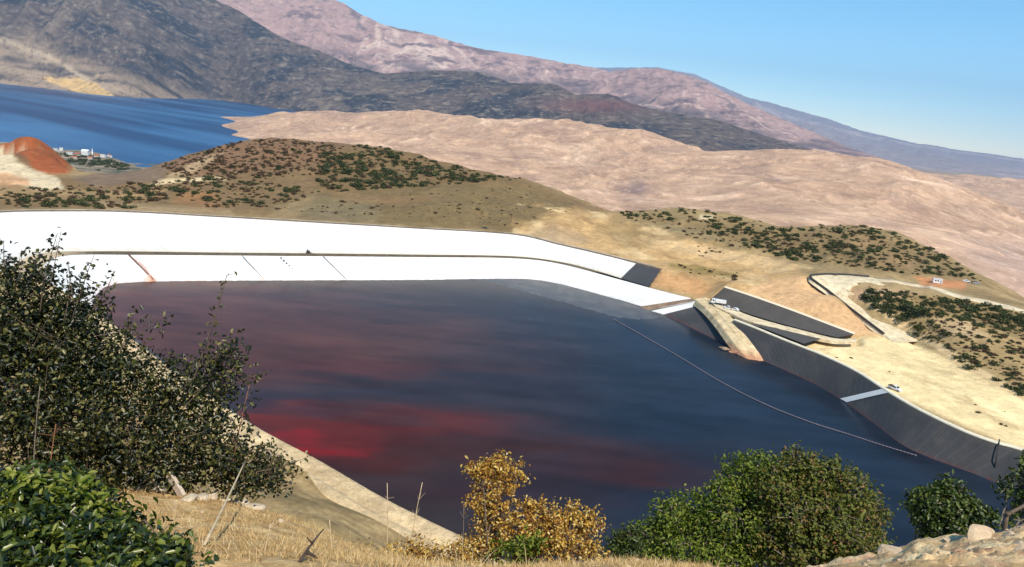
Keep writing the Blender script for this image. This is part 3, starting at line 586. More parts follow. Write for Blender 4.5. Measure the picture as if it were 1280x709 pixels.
def linermat(name, c, rough, spec, var, streak):
    m, t, b = nmat(name); tc = N(t, 'ShaderNodeTexCoord').outputs['Object']; r = N(t, 'ShaderNodeRGB'); r.outputs[0].default_value = (*c, 1); col = r.outputs[0]
    for s, v in ((0.08, var), (0.7, var*0.6)):
        n = noise_node(t, s, 5, 0.6, tc); col = mulcol(t, col, maprange(t, n.outputs['Fac'], 0.3, 0.7, 1-v, 1+v))
    at = N(t, 'ShaderNodeAttribute'); at.attribute_name = 'col'
    mx = N(t, 'ShaderNodeMix', data_type='RGBA', blend_type='MULTIPLY'); mx.inputs[0].default_value = 1.0; t.links.new(col, mx.inputs[6]); t.links.new(at.outputs['Color'], mx.inputs[7])
    t.links.new(mx.outputs[2], b.inputs['Base Color']); b.inputs['Roughness'].default_value = rough; b.inputs['Specular IOR Level'].default_value = spec
    n = noise_node(t, 0.25, 5, 0.6, tc); bn = N(t, 'ShaderNodeBump'); bn.inputs['Strength'].default_value = 0.25; bn.inputs['Distance'].default_value = 0.4; t.links.new(n.outputs['Fac'], bn.inputs['Height']); t.links.new(bn.outputs[0], b.inputs['Normal'])
    return m
M_white = linermat('white_geomembrane', (0.80, 0.785, 0.75), 0.6, 0.3, 0.04, 0)
M_black = linermat('black_geomembrane', (0.105, 0.10, 0.10), 0.62, 0.3, 0.14, 0)
ONE = lambda P: np.ones(P.shape)
def seams(P, n, w_=.0045):
    f = np.linspace(0, 1, P.shape[1])[None]*n; e = np.abs(f-np.round(f))/n
    return (e < w_*.25)*np.ones(P.shape[:2])
def whitetop(P):
    c = C3((1, 1, 1), P[..., 0]); c = mix(c, C3((.90, .87, .80), P[..., 0]), sstep(.0, .45, fbm(P[..., 0]/22, P[..., 1]/7, 5, 135))*.7); c = mix(c, C3((.74, .71, .66), P[..., 0]), seams(P, 34)*.45)
    return mix(c, C3((.80, .70, .55), P[..., 0]), sstep(11, 9.3, P[..., 2]+.8*fbm(P[..., 0]/4, P[..., 1]/4, 3, 136))*.7)
def whitecol(P):
    U, V = topx(P); c = C3((1, 1, 1), U); c = mix(c, C3((.92, .89, .83), U), sstep(.0, .45, fbm(P[..., 0]/22, P[..., 1]/7, 5, 137))*.6); c = mix(c, C3((.74, .71, .66), U), seams(P, 30)*.45)
    n = fbm(P[..., 0]/2.5, P[..., 1]/2.5, 4, 131)
    k = np.clip(np.exp(-((P[..., 2]-0.2)/0.8)**2)*(0.35+n)*sstep(420, 180, U), 0, 1)      # iron-red tide line in the west
    c = mix(c, C3((0.72, 0.38, 0.30), U), k)
    k = np.clip(np.exp(-((P[..., 2]-0.1)/0.5)**2)*(0.5+n), 0, 1)*sstep(180, 420, U)
    c = mix(c, C3((0.6, 0.58, 0.56), U), k*0.8)
    d = np.abs(U-np.interp(V, [317, 330, 352], [161, 176, 193])); k = sstep(4.5+2*n, 0.5, d)*sstep(320, 325, V)      # rust stain down the drain line
    c = mix(c, C3((0.55, 0.22, 0.14), U), np.clip(k*np.interp(V, [317, 335, 352], [0.5, 0.75, 1.0]), 0, 1))
    d = np.abs(U-187)+np.abs(V-349)*1.6; c = mix(c, C3((0.85, 0.4, 0.2), U), np.clip(sstep(14, 2, d)*(0.7+n), 0, 1)*0.8)
    d = np.hypot(U-329, (V-348)*1.5); c = mix(c, C3((0.85, 0.55, 0.4), U), sstep(7, 1, d)*0.7)
    return c
def blackcol(P):
    U, V = topx(P); c = C3((1, 1, 1), U); n = fbm(P[..., 0]/3, P[..., 1]/3, 4, 133)
    z = P[..., 2]
    c = c*.56; c = mix(c, C3((1.0, .93, .80), U), sstep(-.1, 0.5, fbm(P[..., 0]/5, P[..., 1]/9, 5, 134))*0.38)       # dust
    nn_ = P.shape[1]//12; c = mix(c, C3((1, .98, .94), U), seams(P, nn_, .006)*.35); c = mix(c, C3((.25, .25, .25), U), seams(P+0, nn_*3, .003)*.35)
    c = mix(c, C3((1.0, 0.85, 0.62), U), sstep(8.2, 10.2, z+1.2*n)*.5)
    c = mix(c, C3((1.0, 0.42, 0.40), U), np.clip(np.exp(-((z-0.1)/0.45)**2)*(0.6+1.5*n), 0, 1))                  # red tide line
    return np.clip(c, 0, 1)
o = loft('white_liner_sheet', [BI, WL, below(BI, WL)], M_white, 900, 10, 0.4, 1, whitecol); tag(o, 'lower white liner sheet on the far embankment, running down into the red water', 'liner sheet')
o = loft('white_liner_sheet', [CR, BO], M_white, 900, 12, 0.45, 2, whitetop); tag(o, 'upper white liner sheet between the bench road and the embankment crest', 'liner sheet')
o = loft('black_liner_sheet', [CR2, BO2], M_black, 60, 10, 0.15, 3, lambda P: C3((.6, .6, .6), P[..., 0])); tag(o, 'small square black liner sheet at the right end of the upper white slope', 'liner sheet')
o = loft('black_liner_sheet', [RC, RW, below(RC, RW)], M_black, 520, 10, 0.2, 4, blackcol); tag(o, 'long black liner sheet on the right bank between the ramp and the trees', 'liner sheet')
Lb = L3([(884, 379.5, 9.6), (892, 386, 9.8), (900, 390, 9.9)]); Lw = L3([(829, 393, 0), (872, 414, 0), (926, 440, 0)])
o = loft('black_liner_sheet', [Lb, Lw, below(Lb, Lw)], M_black, 60, 8, 0.15, 5, blackcol); tag(o, 'triangular black liner sheet between the white strip and the dirt ramp', 'liner sheet')
a_, b_ = L3([(867, 376.5, 9.4), (885, 379.5, 9.5)]), L3([(808, 388, 0), (831, 393.5, 0)])
o = loft('white_liner_sheet', [a_, b_, below(a_, b_)], M_white, 16, 8, 0.1, 6, ONE); tag(o, 'short white liner strip beside the top of the dirt ramp', 'liner sheet')
M_dirt = earth('bank_dirt', (0.12, 0.5, 2.2), 0.26, bump=(0.8, 0.9, 0.5))
def dirt(cc, dd, sc=5): return lambda P: mix(C3(cc, P[..., 0]), C3(dd, P[..., 0]), sstep(-0.2, 0.35, fbm(P[..., 0]/sc, P[..., 1]/sc, 4, 141)))
a_, b_ = L3([(866, 373, 9.3), (868, 377, 9.3)]), L3([(801, 383, 0.1), (809, 388.5, 0.1)])
kind(loft('dirt_strip', [a_, b_, below(a_, b_)], M_dirt, 10, 8, 0, 7, dirt((0.24, 0.155, 0.10), (0.34, 0.23, 0.15))), 'structure')
# white strip laid across the long black slope
a_, b_ = L3([(1102, 486.5, 10.12), (1110, 491, 10.12)]), L3([(1050, 499, 0.15), (1058, 503.5, 0.15)])
o = loft('white_liner_sheet', [np.array(a_)+[0, 0, .1], np.array(b_)+[0, 0, .25]], M_white, 8, 8, 0.05, 8, ONE); tag(o, 'thin white liner strip crossing the long black slope below the parked pickup', 'liner sheet')
# silt beach in the far right corner
b1 = L3([(560, 349.4, 0.02), (610, 348.8, 0.25), (660, 349, 0.45), (700, 355, 0.5), (740, 366, 0.55), (785, 379, 0.6), (808, 387, 0.7), (826, 392, 0.4)])
b2 = L3([(560, 350.6, -0.15), (606, 353, -0.12), (645, 365, -0.1), (690, 378, -0.1), (735, 391, -0.1), (780, 403, -0.12), (806, 403, -0.12), (830, 397, -0.12)])
kind(loft('silt_beach', [b1, b2], earth('silt', (0.15, 0.6), 0.2, rough=0.35, spec=0.5, bump=(0.5, 0.3, 0.1)), 120, 14, 0.12, 9, dirt((0.045, 0.043, 0.045), (0.085, 0.078, 0.072), 9)), 'structure')
# bench road
def benchcol(P):
    U, V = topx(P); c = dirt((0.16, 0.12, 0.075), (0.10, 0.08, 0.05), 2.5)(P); return mix(c, C3((0.55, 0.43, 0.28), U), sstep(120, 60, U))  # shadows and grass on the dirt bench are put into the dark brown
bi2 = even(BI, 200)[:165]; bo2 = even(BO, 200); bi2 = even(bi2, 200, False)
kind(loft('bench_road', [np.array(bo2)+[0, 0, .08], (bo2+bi2)/2+[0, 0, 0.45], bi2+[0, 0, .08]], M_dirt, 200, 4, 0.3, 10, benchcol), 'structure')
# crest: dark anchored liner edge, pale road, outer shoulder
ce = even(CR+[CR2[1]], 220)
kind(loft('liner_anchor_kerb', [ce+[0, 0, -0.05], offset(ce, 0.25)+[0, 0, 0.62], offset(ce, 1.15)+[0, 0, 0.65], offset(ce, 1.6)+[0, 0, 0.0]], plain('anchor_dirt', (0.15, 0.115, 0.09), 0.9, 0.1, var=0.3, scale=0.4), 220, 2, 0.05, 11), 'structure')
kind(loft('crest_road', [offset(ce, 1.5)+[0, 0, .06], offset(ce, 6.5)+[0, 0, .2], offset(ce, 9)+[0, 0, -1.8]], M_dirt, 220, 4, 0.12, 12, dirt((0.52, 0.41, 0.28), (0.40, 0.31, 0.21), 8)), 'structure')
# right crest kerb (pale bagged edge)
rc = even(RC, 240)
kind(loft('liner_anchor_kerb', [rc+[0, 0, -0.1], offset(rc, 0.2)+[0, 0, 0.42], offset(rc, 1.5)+[0, 0, 0.5], offset(rc, 2.1)+[0, 0, 0.0]], plain('pale_kerb', (0.74, 0.66, 0.50), 0.9, 0.1, var=0.12, scale=0.5), 240, 2, 0.05, 13), 'structure')
# near bank: road on its crest, inner liner, outer shoulder
nb = nir; kind(loft('bank_road', [offset(nb, 0.6)+[0, 0, -.5], nb+[0, 0, .35], offset(nb, -3.6)+[0, 0, .25], offset(nb, -5.2)+[0, 0, -0.1], offset(nb, -6.2)+[0, 0, .35], offset(nb, -9.0)+[0, 0, .2], offset(nb, -11.5)+[0, 0, -2.5]], M_dirt, 260, 4, 0.2, 14, dirt((0.64, 0.475, 0.27), (0.50, 0.36, 0.20), 7)), 'structure')
ni2 = offset(nb, 14); ni2[:, 2] = -3
kind(loft('bank_liner', [nb+[0, 0, .2], ni2], M_black, 200, 8, 0.2, 15, ONE), 'structure')

# haul road with a dark tube along its left edge, on the face right of the cells
rl = L3([(1120, 430, 9.4), (1110, 422, 10.4), (1090, 407, 13), (1065, 388, 16), (1035, 364, 21), (1014, 349, 25), (1012, 344.8, 25.8), (1030, 343.2, 26), (1060, 344, 26), (1092, 347, 25.8)])
rl = even(rl, 120, False); k_ = np.array([1, 2, 3, 2, 1.])/9
rl = np.stack([np.convolve(np.pad(rl[:, i], 2, 'edge'), k_, 'valid') for i in range(3)], 1)
rr_ = even(L3([(1152, 427, 9.4), (1146, 419, 10.6), (1124, 406, 13), (1097, 387.5, 16), (1071, 371, 20.5), (1060, 362, 23.3), (1064, 357, 24.9), (1076, 355.5, 25.3), (1094, 355.5, 25.4), (1106, 356.5, 25.3)]), 120, False)
rr_ = np.stack([np.convolve(np.pad(rr_[:, i], 2, 'edge'), k_, 'valid') for i in range(3)], 1)
kind(loft('haul_road', [rl+[-1.2, -.6, -1.6], rl+[0, 0, .0], (rl+rr_)/2+[0, 0, .15], rr_+[0, 0, .0], rr_+[1.2, .6, -1.6]], M_dirt, 120, 6, 0.1, 16, dirt((0.72, 0.60, 0.40), (0.62, 0.50, 0.32), 6)), 'structure')
o = MB().tube([p+np.array([0, 0, 0.35]) for p in rl[10:118:2]], 0.6, 8).build('edge_tube', plain('tube_black', (0.045, 0.042, 0.038), 0.6, 0.3), smooth=True)
tag(o, 'dark tube following the left edge of the hairpin haul road', 'pipe')
# road running on right from the hairpin, and the path along the foot of the shrub slope
def road_on(name, px, wid, colr, lift=0.25, r0=300):
    P = [hit(u, v, r0) for u, v in px]; P = even([p for p in P if p is not None], 140); k2 = np.ones(9)/9
    P[:, 2] = [gz(*q[:2]) for q in P]; P[:, 2] = np.convolve(np.pad(P[:, 2], 4, 'edge'), k2, 'valid')
    A, B = offset(P, wid/2), offset(P, -wid/2)
    for Q in (A, B): Q[:, 2] = np.maximum(np.array([gz(*q[:2]) for q in Q]), P[:, 2]-0.3)
    return kind(loft(name, [A+[0, 0, -1.2], A+[0, 0, lift], P+[0, 0, lift+.1], B+[0, 0, lift], B+[0, 0, -1.2]], M_dirt, 140, 3, 0.08, 17, colr), 'structure')
road_on('haul_road', [(1088, 349), (1110, 352), (1150, 359), (1190, 368), (1235, 378), (1275, 388), (1310, 398)], 9, dirt((0.66, 0.55, 0.37), (0.55, 0.44, 0.29), 6))
0 and road_on('footpath', [(1084, 370), (1092, 380), (1110, 394), (1140, 416), (1180, 440), (1220, 464), (1260, 488), (1290, 503)], 4.5, dirt((0.58, 0.44, 0.27), (0.48, 0.35, 0.2), 4))
# cells of black liner above the ramp road
c1t = L3([(905, 360.5, 17), (940, 372, 16), (985, 388, 14.3), (1030, 405, 12.4), (1068, 419.5, 10.8)]); c1b = L3([(887, 376, 10.4), (915, 386, 10.3), (950, 398, 10.2), (1000, 412, 10.2), (1046, 423, 10.3)])
o = loft('black_liner_sheet', [np.array(c1t)+[0, 0, .5], np.array(c1b)+[0, 0, .45]], M_black, 200, 8, 0.25, 18, blackcol); tag(o, 'long wedge of black liner above the dirt road, behind the white truck', 'liner sheet')
kind(loft('liner_anchor_kerb', [np.array(c1t)+[0, 0, .2], np.array(c1t)+[.5, .9, 1.0], np.array(c1t)+[1.6, 2.6, .8], np.array(c1t)+[2.4, 3.8, -.6]], plain('pale_kerb_dirt', (0.74, 0.62, 0.45), 0.9, 0.1), 60, 2, 0.05, 19), 'structure')
c2 = L3([(938, 404.8, 10.3), (1029, 423.5, 10.3)]), L3([(941, 406.5, 10.3), (1005, 431, 10.2)])
o = loft('black_liner_sheet', [np.array(c2[0])+[0, 0, .5], np.array(c2[1])+[0, 0, .4]], M_black, 90, 4, 0.08, 20, blackcol); tag(o, 'small black liner triangle between the dirt road and the long black slope', 'liner sheet')
# dirt road between cells and the ramp into the water
q1 = L3([(884, 376, 10.2), (915, 387, 10.2), (945, 398.5, 10.2), (1000, 413.5, 10.2), (1046, 424.5, 10.3), (1070, 424, 10.3)]); q2 = L3([(893, 384, 10.2), (914, 393.5, 10.2), (940, 404, 10.2), (1000, 419, 10.2), (1040, 427.5, 10.2), (1070, 428, 10.3)])
kind(loft('dirt_road', [np.array(q1)+[0, 0, -.8], np.array(q1)+[0, 0, .55], (np.array(q1)+np.array(q2))/2+[0, 0, .8], np.array(q2)+[0, 0, .6], np.array(q2)+[0, 0, -.8]], M_dirt, 80, 4, 0.15, 21, dirt((0.70, 0.58, 0.38), (0.60, 0.47, 0.29), 5)), 'structure')
rl1 = L3([(868, 374, 10), (882, 385, 9.8), (894, 398, 8.2), (904, 411, 6.3), (915, 426, 3.9), (929, 443, 1.0), (937, 452, -.6)]); rr1 = L3([(893, 370, 10.8), (905, 386, 10.2), (917, 400, 9.2), (929, 413, 7.4), (941, 427, 4.8), (958, 446, 1.3), (967, 455, -.6)])
rm1 = (np.array(rl1)*0.62+np.array(rr1)*0.38)
def rampcol(P):
    c = dirt((0.66, 0.52, 0.31), (0.55, 0.41, 0.23), 4)(P); return mix(c, C3((0.50, 0.22, 0.12), P[..., 0]), sstep(3.4, 0.3, P[..., 2]+1.5*fbm(P[..., 0]/3, P[..., 1]/3, 3, 151))*0.8)
kind(loft('ramp', [np.array(rl1)+[-1.3, -.2, -2.6], np.array(rl1)+[0, 0, .1], rm1+[0, 0, .1], rm1*0.88+np.array(rr1)*0.12+[0, 0, .45], rm1*0.76+np.array(rr1)*0.24+[0, 0, .1], np.array(rr1)+[0, 0, .1], np.array(rr1)+[1.3, .2, -2.6]], M_dirt, 120, 5, 0.15, 22, rampcol), 'structure')

# ------------------------------------------------------------------ haze: one closed box of even air round everything
mh = bpy.data.materials.new('haze'); mh.use_nodes = True; t = mh.node_tree; t.nodes.remove(t.nodes['Principled BSDF'])
vp = N(t, 'ShaderNodeVolumePrincipled'); vp.inputs['Color'].default_value = (0.40, 0.66, 1.0, 1); vp.inputs['Density'].default_value = 3.4e-5; vp.inputs['Anisotropy'].default_value = 0.1
t.links.new(vp.outputs[0], t.nodes['Material Output'].inputs['Volume'])
hb = MB().box((0, 0, 1170), (59000, 59000, 2600)).build('haze', mh); kind(hb, 'stuff')
# ================================================================== THE OBJECTS
# ------------------------------------------------------------------ the knoll in front of the camera
K = []
for u, v, y in [(-250, 709, 3.1), (0, 709, 3.2), (200, 709, 3.3), (400, 714, 3.4), (640, 724, 3.5), (760, 720, 3.8), (900, 726, 3.6), (1100, 716, 3.7), (1280, 712, 3.7), (1500, 709, 3.6),
                (-200, 590, 6.4), (0, 600, 6.4), (120, 606, 6.5), (200, 612, 6.6), (280, 628, 6.8), (340, 644, 6.9), (400, 668, 6.9), (440, 688, 6.8), (500, 704, 6.6), (560, 712, 6.4), (640, 714, 6.3), (760, 704, 6.6), (830, 708, 6.4), (900, 718, 6.2), (1000, 716, 6.2), (1070, 706, 6.4), (1110, 690, 6.4), (1150, 681, 6.4), (1190, 677, 6.3), (1235, 671, 6.3), (1280, 664, 6.3), (1500, 650, 6.2)]:
    p = aty(u, v, y); K.append(p)
    if y > 6: K += [aty(u, 712+(v-712)*.45, 4.5), aty(u, 712+(v-712)*.78, 5.5)]
    if v < 702 or y > 6: K += [np.r_[p[:2]*1.1, p[2]-0.75], np.r_[p[:2]*1.3, p[2]-2.4]]
for a_ in (-60, -40, -25, -10, 5, 20, 35, 55):
    s_, c_ = math.sin(math.radians(a_)), math.cos(math.radians(a_)); K += [np.array([1.2*s_, 1.2*c_, 98.25]), np.array([12*s_, 12*c_, 89.0]), np.array([15*s_, 15*c_, 85.0]), np.array([19*s_, 19*c_, 79.0])]
fK = RBF(K, 0.015, 1e-5)
az = np.radians(np.linspace(-66, 60, 520)); rr = np.exp(np.linspace(math.log(1.3), math.log(18.5), 230)); RR, AZ = np.meshgrid(rr, az, indexing='ij'); X = RR*np.sin(AZ); Y = RR*np.cos(AZ)
Z = fK(AZ, RR); rocky = sstep(2.2, 3.0, X+0.5*fbm(X*1.5, Y*1.5, 3, 201))
Z = Z+0.035*fbm(X*1.6, Y*1.6, 4, 202)+0.022*fbm(X*7, Y*7, 4, 203)+rocky*(0.11*(ridged(X*2.2, Y*2.2, 6, 204)-0.45)+0.05*np.abs(fbm(X*6, Y*6, 4, 205))+0.02*fbm(X*22, Y*22, 3, 210))
KZ, KAZ, KRR = Z, az, rr
c = mix(C3((0.50, 0.33, 0.165), X), C3((0.62, 0.45, 0.25), X), sstep(-0.2, 0.3, fbm(X*3, Y*3, 5, 206)))
c = mix(c, C3((0.34, 0.21, 0.105), X), sstep(0.05, 0.4, fbm(X*5, Y*9, 4, 207)))
c = mix(c, mix(C3((0.60, 0.41, 0.23), X), C3((0.80, 0.62, 0.38), X), sstep(-0.2, 0.3, fbm(X*2.5, Y*2.5, 5, 208))), rocky)
c = mix(c, C3((0.48, 0.28, 0.18), X), rocky*sstep(0.08, 0.32, fbm(X*4, Y*4, 4, 209)))
c = sat(c*(1+.25*fbm(X*14, Y*14, 4, 211))[..., None]*1.05, 1.15)
kind(mesh_obj('knoll', np.stack([X, Y, Z], -1).reshape(-1, 3), grid_faces(*X.shape), M_near, smooth=True, colors=c.reshape(-1, 3)), 'structure')
def kz(x, y):
    a_ = math.atan2(x, y); r_ = math.hypot(x, y); j = np.interp(a_, KAZ, np.arange(len(KAZ))); i = np.interp(r_, KRR, np.arange(len(KRR)))
    i0 = min(int(i), len(KRR)-2); j0 = min(int(j), len(KAZ)-2); fi = i-i0; fj = j-j0
    return (KZ[i0, j0]*(1-fj)+KZ[i0, j0+1]*fj)*(1-fi)+(KZ[i0+1, j0]*(1-fj)+KZ[i0+1, j0+1]*fj)*fi
def khit(u, v):
    d = ray(u, v); d = d/math.hypot(d[0], d[1]); q = 2.0
    while q < 14:
        if EYE+d[2]*q < kz(d[0]*q, d[1]*q): return np.array([d[0]*q, d[1]*q, kz(d[0]*q, d[1]*q)])
        q += 0.02
    return None

# ------------------------------------------------------------------ foliage
def leaves(P, Nn, L, W, rng, fold=0.25, droop=0.5):
    """folded oval leaves (two quads each) at points P with rough normals Nn"""
    n = len(P); L = L*rng.uniform(0.65, 1.25, n)[:, None]; W = W*rng.uniform(0.7, 1.2, n)[:, None]
    nn = Nn+rng.normal(0, 0.75, (n, 3)); nn /= np.linalg.norm(nn, axis=1)[:, None]+1e-9
    d = rng.normal(0, 1, (n, 3)); d[:, 2] -= droop*0.5; d -= (d*nn).sum(1)[:, None]*nn; d /= np.linalg.norm(d, axis=1)[:, None]+1e-9
    s = np.cross(nn, d); b = P-d*L*0.5; tip = P+d*L*0.5-nn*L*0.12
    l1 = b+d*L*0.33+s*W*0.5+nn*W*fold; l2 = b+d*L*0.70+s*W*0.38+nn*W*fold*0.8; r1 = b+d*L*0.33-s*W*0.5+nn*W*fold; r2 = b+d*L*0.70-s*W*0.38+nn*W*fold*0.8
    V = np.stack([b, l1, l2, tip, r2, r1], 1).reshape(-1, 3); k = np.arange(n)[:, None]*6
    return V, np.concatenate([k+np.array([[0, 1, 2, 3]]), k+np.array([[0, 3, 4, 5]])], 0)
def sph(u, v, y, rp): return aty(u, v, y), rp*y/FOC
def curved(a, b, rng, k=0.12, n=6, sag=0.0):
    a = np.asarray(a); b = np.asarray(b); L = np.linalg.norm(b-a); o = rng.normal(0, k*L, 3); t = np.linspace(0, 1, n)[:, None]
    return a+(b-a)*t+o*(4*t*(1-t))*0.5+np.array([0, 0, sag*L])*(4*t*(1-t))
def bush(name, label, cat, S_, root, mat, wood, nclump, per, L, W, seed, group=None, clump=0.35, shell=0.6, sprigs=(), bark_r=0.02, parts=('foliage', 'branches'), flat=0.85, root_n=4, tone=None):
    rng = np.random.default_rng(seed); t = thing(name, tuple(root), label, cat, group); rt = np.asarray(root, float)
    C_ = np.array([s[0] for s in S_]); R_ = np.array([s[1] for s in S_]); w_ = R_**2/np.sum(R_**2)
    idx = rng.choice(len(S_), nclump, p=w_); dr = rng.normal(0, 1, (nclump, 3)); dr /= np.linalg.norm(dr, axis=1)[:, None]
    rad = rng.uniform(shell**3, 1.08, nclump)**(1/3)*R_[idx]; cc = C_[idx]+dr*rad[:, None]*np.array([1, 1, flat])
    sg = clump*np.median(R_); P = np.repeat(cc, per, 0)+rng.normal(0, 1, (nclump*per, 3))*sg*rng.uniform(0.3, 0.6, (nclump, 1)).repeat(per, 0)
    Nn = np.repeat(dr, per, 0)*0.6+np.array([0, 0, 0.7])
    wb = MB()
    for k in range(len(S_)):
        r0 = rt+np.r_[rng.normal(0, 0.04*R_.max()*3, 2), -0.1]; pts = curved(r0, C_[k], rng, 0.10, 6, 0.03)
        wb.tube(pts, np.linspace(bark_r, bark_r*0.45, 6), 6)
    for k in range(min(nclump, 260)):
        wb.tube(curved(C_[idx[k]]+rng.normal(0, 0.15, 3)*R_[idx[k]], cc[k]+dr[k]*R_[idx[k]]*0.12, rng, 0.12, 4), np.linspace(bark_r*0.35, bark_r*0.12, 4), 4, False)
    EP, EN = [], []
    for sp in sprigs:                         # bare-ended shoots carrying a few leaves: (start, end, radius, leaves)
        pts = curved(sp[0], sp[1], rng, 0.05, 9); wb.tube(pts, np.linspace(sp[2], sp[2]*0.35, 9), 5)
        for q in range(sp[3]):
            f = rng.uniform(0.15, 1.0); p = np.array([np.interp(f, np.linspace(0, 1, 9), pts[:, i]) for i in range(3)]); o = rng.normal(0, 1, 3)*L*0.7
            EP.append(p+o); EN.append(o/np.linalg.norm(o))
            if q % 3 == 0: wb.tube([p, p+o*1.3], [sp[2]*0.3, sp[2]*0.15], 4, False)
    if EP: P = np.vstack([P, EP]); Nn = np.vstack([Nn, EN])
    V, F_ = leaves(P, Nn, L, W, rng)
    fo = mesh_obj(parts[0], V-rt, F_, mat, t); kind(fo, 'stuff')
    mesh_obj(parts[1], np.array([tuple(p) for p in wb.v])-rt, wb.f, wood, t, smooth=True)
    return t
M_wood = plain('bark', (0.13, 0.095, 0.07), 0.9, 0.1, var=0.3, scale=30); M_wood2 = plain('grey_bark', (0.20, 0.165, 0.13), 0.9, 0.1, var=0.3, scale=30)
M_twig = plain('dark_twig', (0.07, 0.05, 0.04), 0.9, 0.1, var=0.3, scale=40)
L_oak = leafmat('oak_leaf', [(0, (0.006, 0.009, 0.003)), (0.4, (0.018, 0.025, 0.006)), (0.72, (0.05, 0.058, 0.011)), (0.9, (0.14, 0.13, 0.028)), (1, (0.24, 0.20, 0.08))], 0.40, 0.5, 0.2)
L_holly = leafmat('bright_leaf', [(0, (0.012, 0.022, 0.004)), (0.45, (0.034, 0.056, 0.008)), (0.8, (0.10, 0.13, 0.016)), (1, (0.22, 0.23, 0.03))], 0.34, 0.6, 0.25)
L_young = leafmat('young_leaf', [(0, (0.13, 0.17, 0.02)), (0.5, (0.24, 0.27, 0.04)), (1, (0.38, 0.36, 0.08))], 0.4, 0.4, 0.4)
L_gold = leafmat('golden_leaf', [(0, (0.10, 0.04, 0.018)), (0.22, (0.28, 0.13, 0.03)), (0.5, (0.52, 0.31, 0.055)), (0.8, (0.70, 0.50, 0.12)), (1, (0.78, 0.66, 0.34))], 0.6, 0.25, 0.35)
L_green = leafmat('green_leaf', [(0, (0.045, 0.068, 0.008)), (0.5, (0.125, 0.175, 0.018)), (0.9, (0.22, 0.27, 0.032)), (1, (0.30, 0.25, 0.06))], 0.5, 0.35, 0.32)
L_olive = leafmat('olive_leaf', [(0, (0.045, 0.052, 0.009)), (0.4, (0.105, 0.135, 0.018)), (0.75, (0.19, 0.19, 0.034)), (0.92, (0.22, 0.14, 0.05)), (1, (0.25, 0.12, 0.04))], 0.55, 0.3, 0.25)
L_dark = leafmat('dark_leaf', [(0, (0.018, 0.030, 0.005)), (0.5, (0.050, 0.075, 0.011)), (1, (0.12, 0.15, 0.02))], 0.42, 0.45, 0.2)

def gnd(p): return np.array([p[0], p[1], kz(p[0], p[1])])
# big thorny bush on the left
yb = 6.4
SB = [sph(u, v, yb+dy, r) for u, v, dy, r in [(20, 400, 0, 62), (70, 420, .2, 58), (110, 445, 0, 52), (150, 470, .1, 48), (20, 480, -.2, 80), (90, 510, -.2, 80), (160, 540, -.2, 66), (215, 480, .2, 38), (235, 520, 0, 52), (262, 488, .1, 30), (275, 560, .1, 46), (310, 585, .2, 36), (338, 592, .2, 24), (210, 580, -.1, 48), (130, 590, -.2, 56), (40, 560, -.3, 70), (-60, 470, 0, 110), (-60, 380, 0, 70), (95, 385, .2, 34), (280, 450, .2, 26), (35, 350, .1, 32), (300, 600, .1, 30)]]
def sp(a, b, r=0.006, n=26, y=yb): return (aty(a[0], a[1], y-0.1), aty(b[0], b[1], y+0.05), r, n)
SPR = [sp((50, 390), (72, 291), .006, 34), sp((28, 380), (27, 312), .005, 22), sp((90, 400), (118, 318), .006, 40), sp((105, 400), (142, 338), .006, 34), sp((62, 360), (76, 290), .005, 12), sp((60, 350), (40, 322), .004, 18), sp((232, 500), (284, 343), .008, 24), sp((255, 470), (268, 392), .004, 10), sp((170, 440), (213, 398), .004, 26), sp((120, 420), (196, 400), .005, 22), sp((285, 470), (312, 432), .004, 30), sp((290, 480), (330, 466), .005, 26), sp((290, 530), (327, 462), .004, 10), sp((320, 590), (383, 572), .006, 30), sp((330, 600), (372, 590), .005, 40), sp((255, 460), (306, 408), .004, 24), sp((80, 400), (86, 330), .005, 26), sp((150, 440), (170, 385), .005, 28), sp((10, 370), (5, 300), .006, 20), sp((300, 520), (318, 498), .004, 14)]
rgs = np.random.default_rng(44)
for _ in range(46):                          # ragged outline: shoots leaving the mass upward and outward
    c_, r_ = SB[int(rgs.choice([0, 1, 2, 3, 4, 7, 8, 9, 10, 11, 15, 16, 17, 18, 19, 20]))]; d_ = rgs.normal(0, 1, 3); d_[2] = abs(d_[2])*1.3; d_ /= np.linalg.norm(d_)
    SPR.append((c_+d_*r_*.6, c_+d_*r_*rgs.uniform(1.2, 1.75), rgs.uniform(.003, .006), int(rgs.integers(3, 16))))
for _ in range(40):                          # bare grey twigs in front of the leaves
    c_, r_ = SB[int(rgs.integers(0, len(SB)))]; d_ = np.array([rgs.normal(0, .5), -1.0, rgs.normal(.1, .4)]); d_ /= np.linalg.norm(d_); p_ = c_+d_*r_*1.02
    SPR.append((p_, p_+np.array([rgs.normal(0, .12), rgs.normal(0, .05), rgs.uniform(.08, .4)]), rgs.uniform(.003, .006), 0))
rb = gnd(aty(130, 600, 6.6))
bush('thorny_bush', 'large dark green thorny bush with bare twigs rising over the left shore', 'bush', SB, rb, L_oak, plain('twig_brown', (0.12, .085, .06), .9, .1, var=.4, scale=20), 2200, 15, 0.048, 0.027, 3, shell=0.35, clump=0.42, sprigs=SPR, bark_r=0.02)
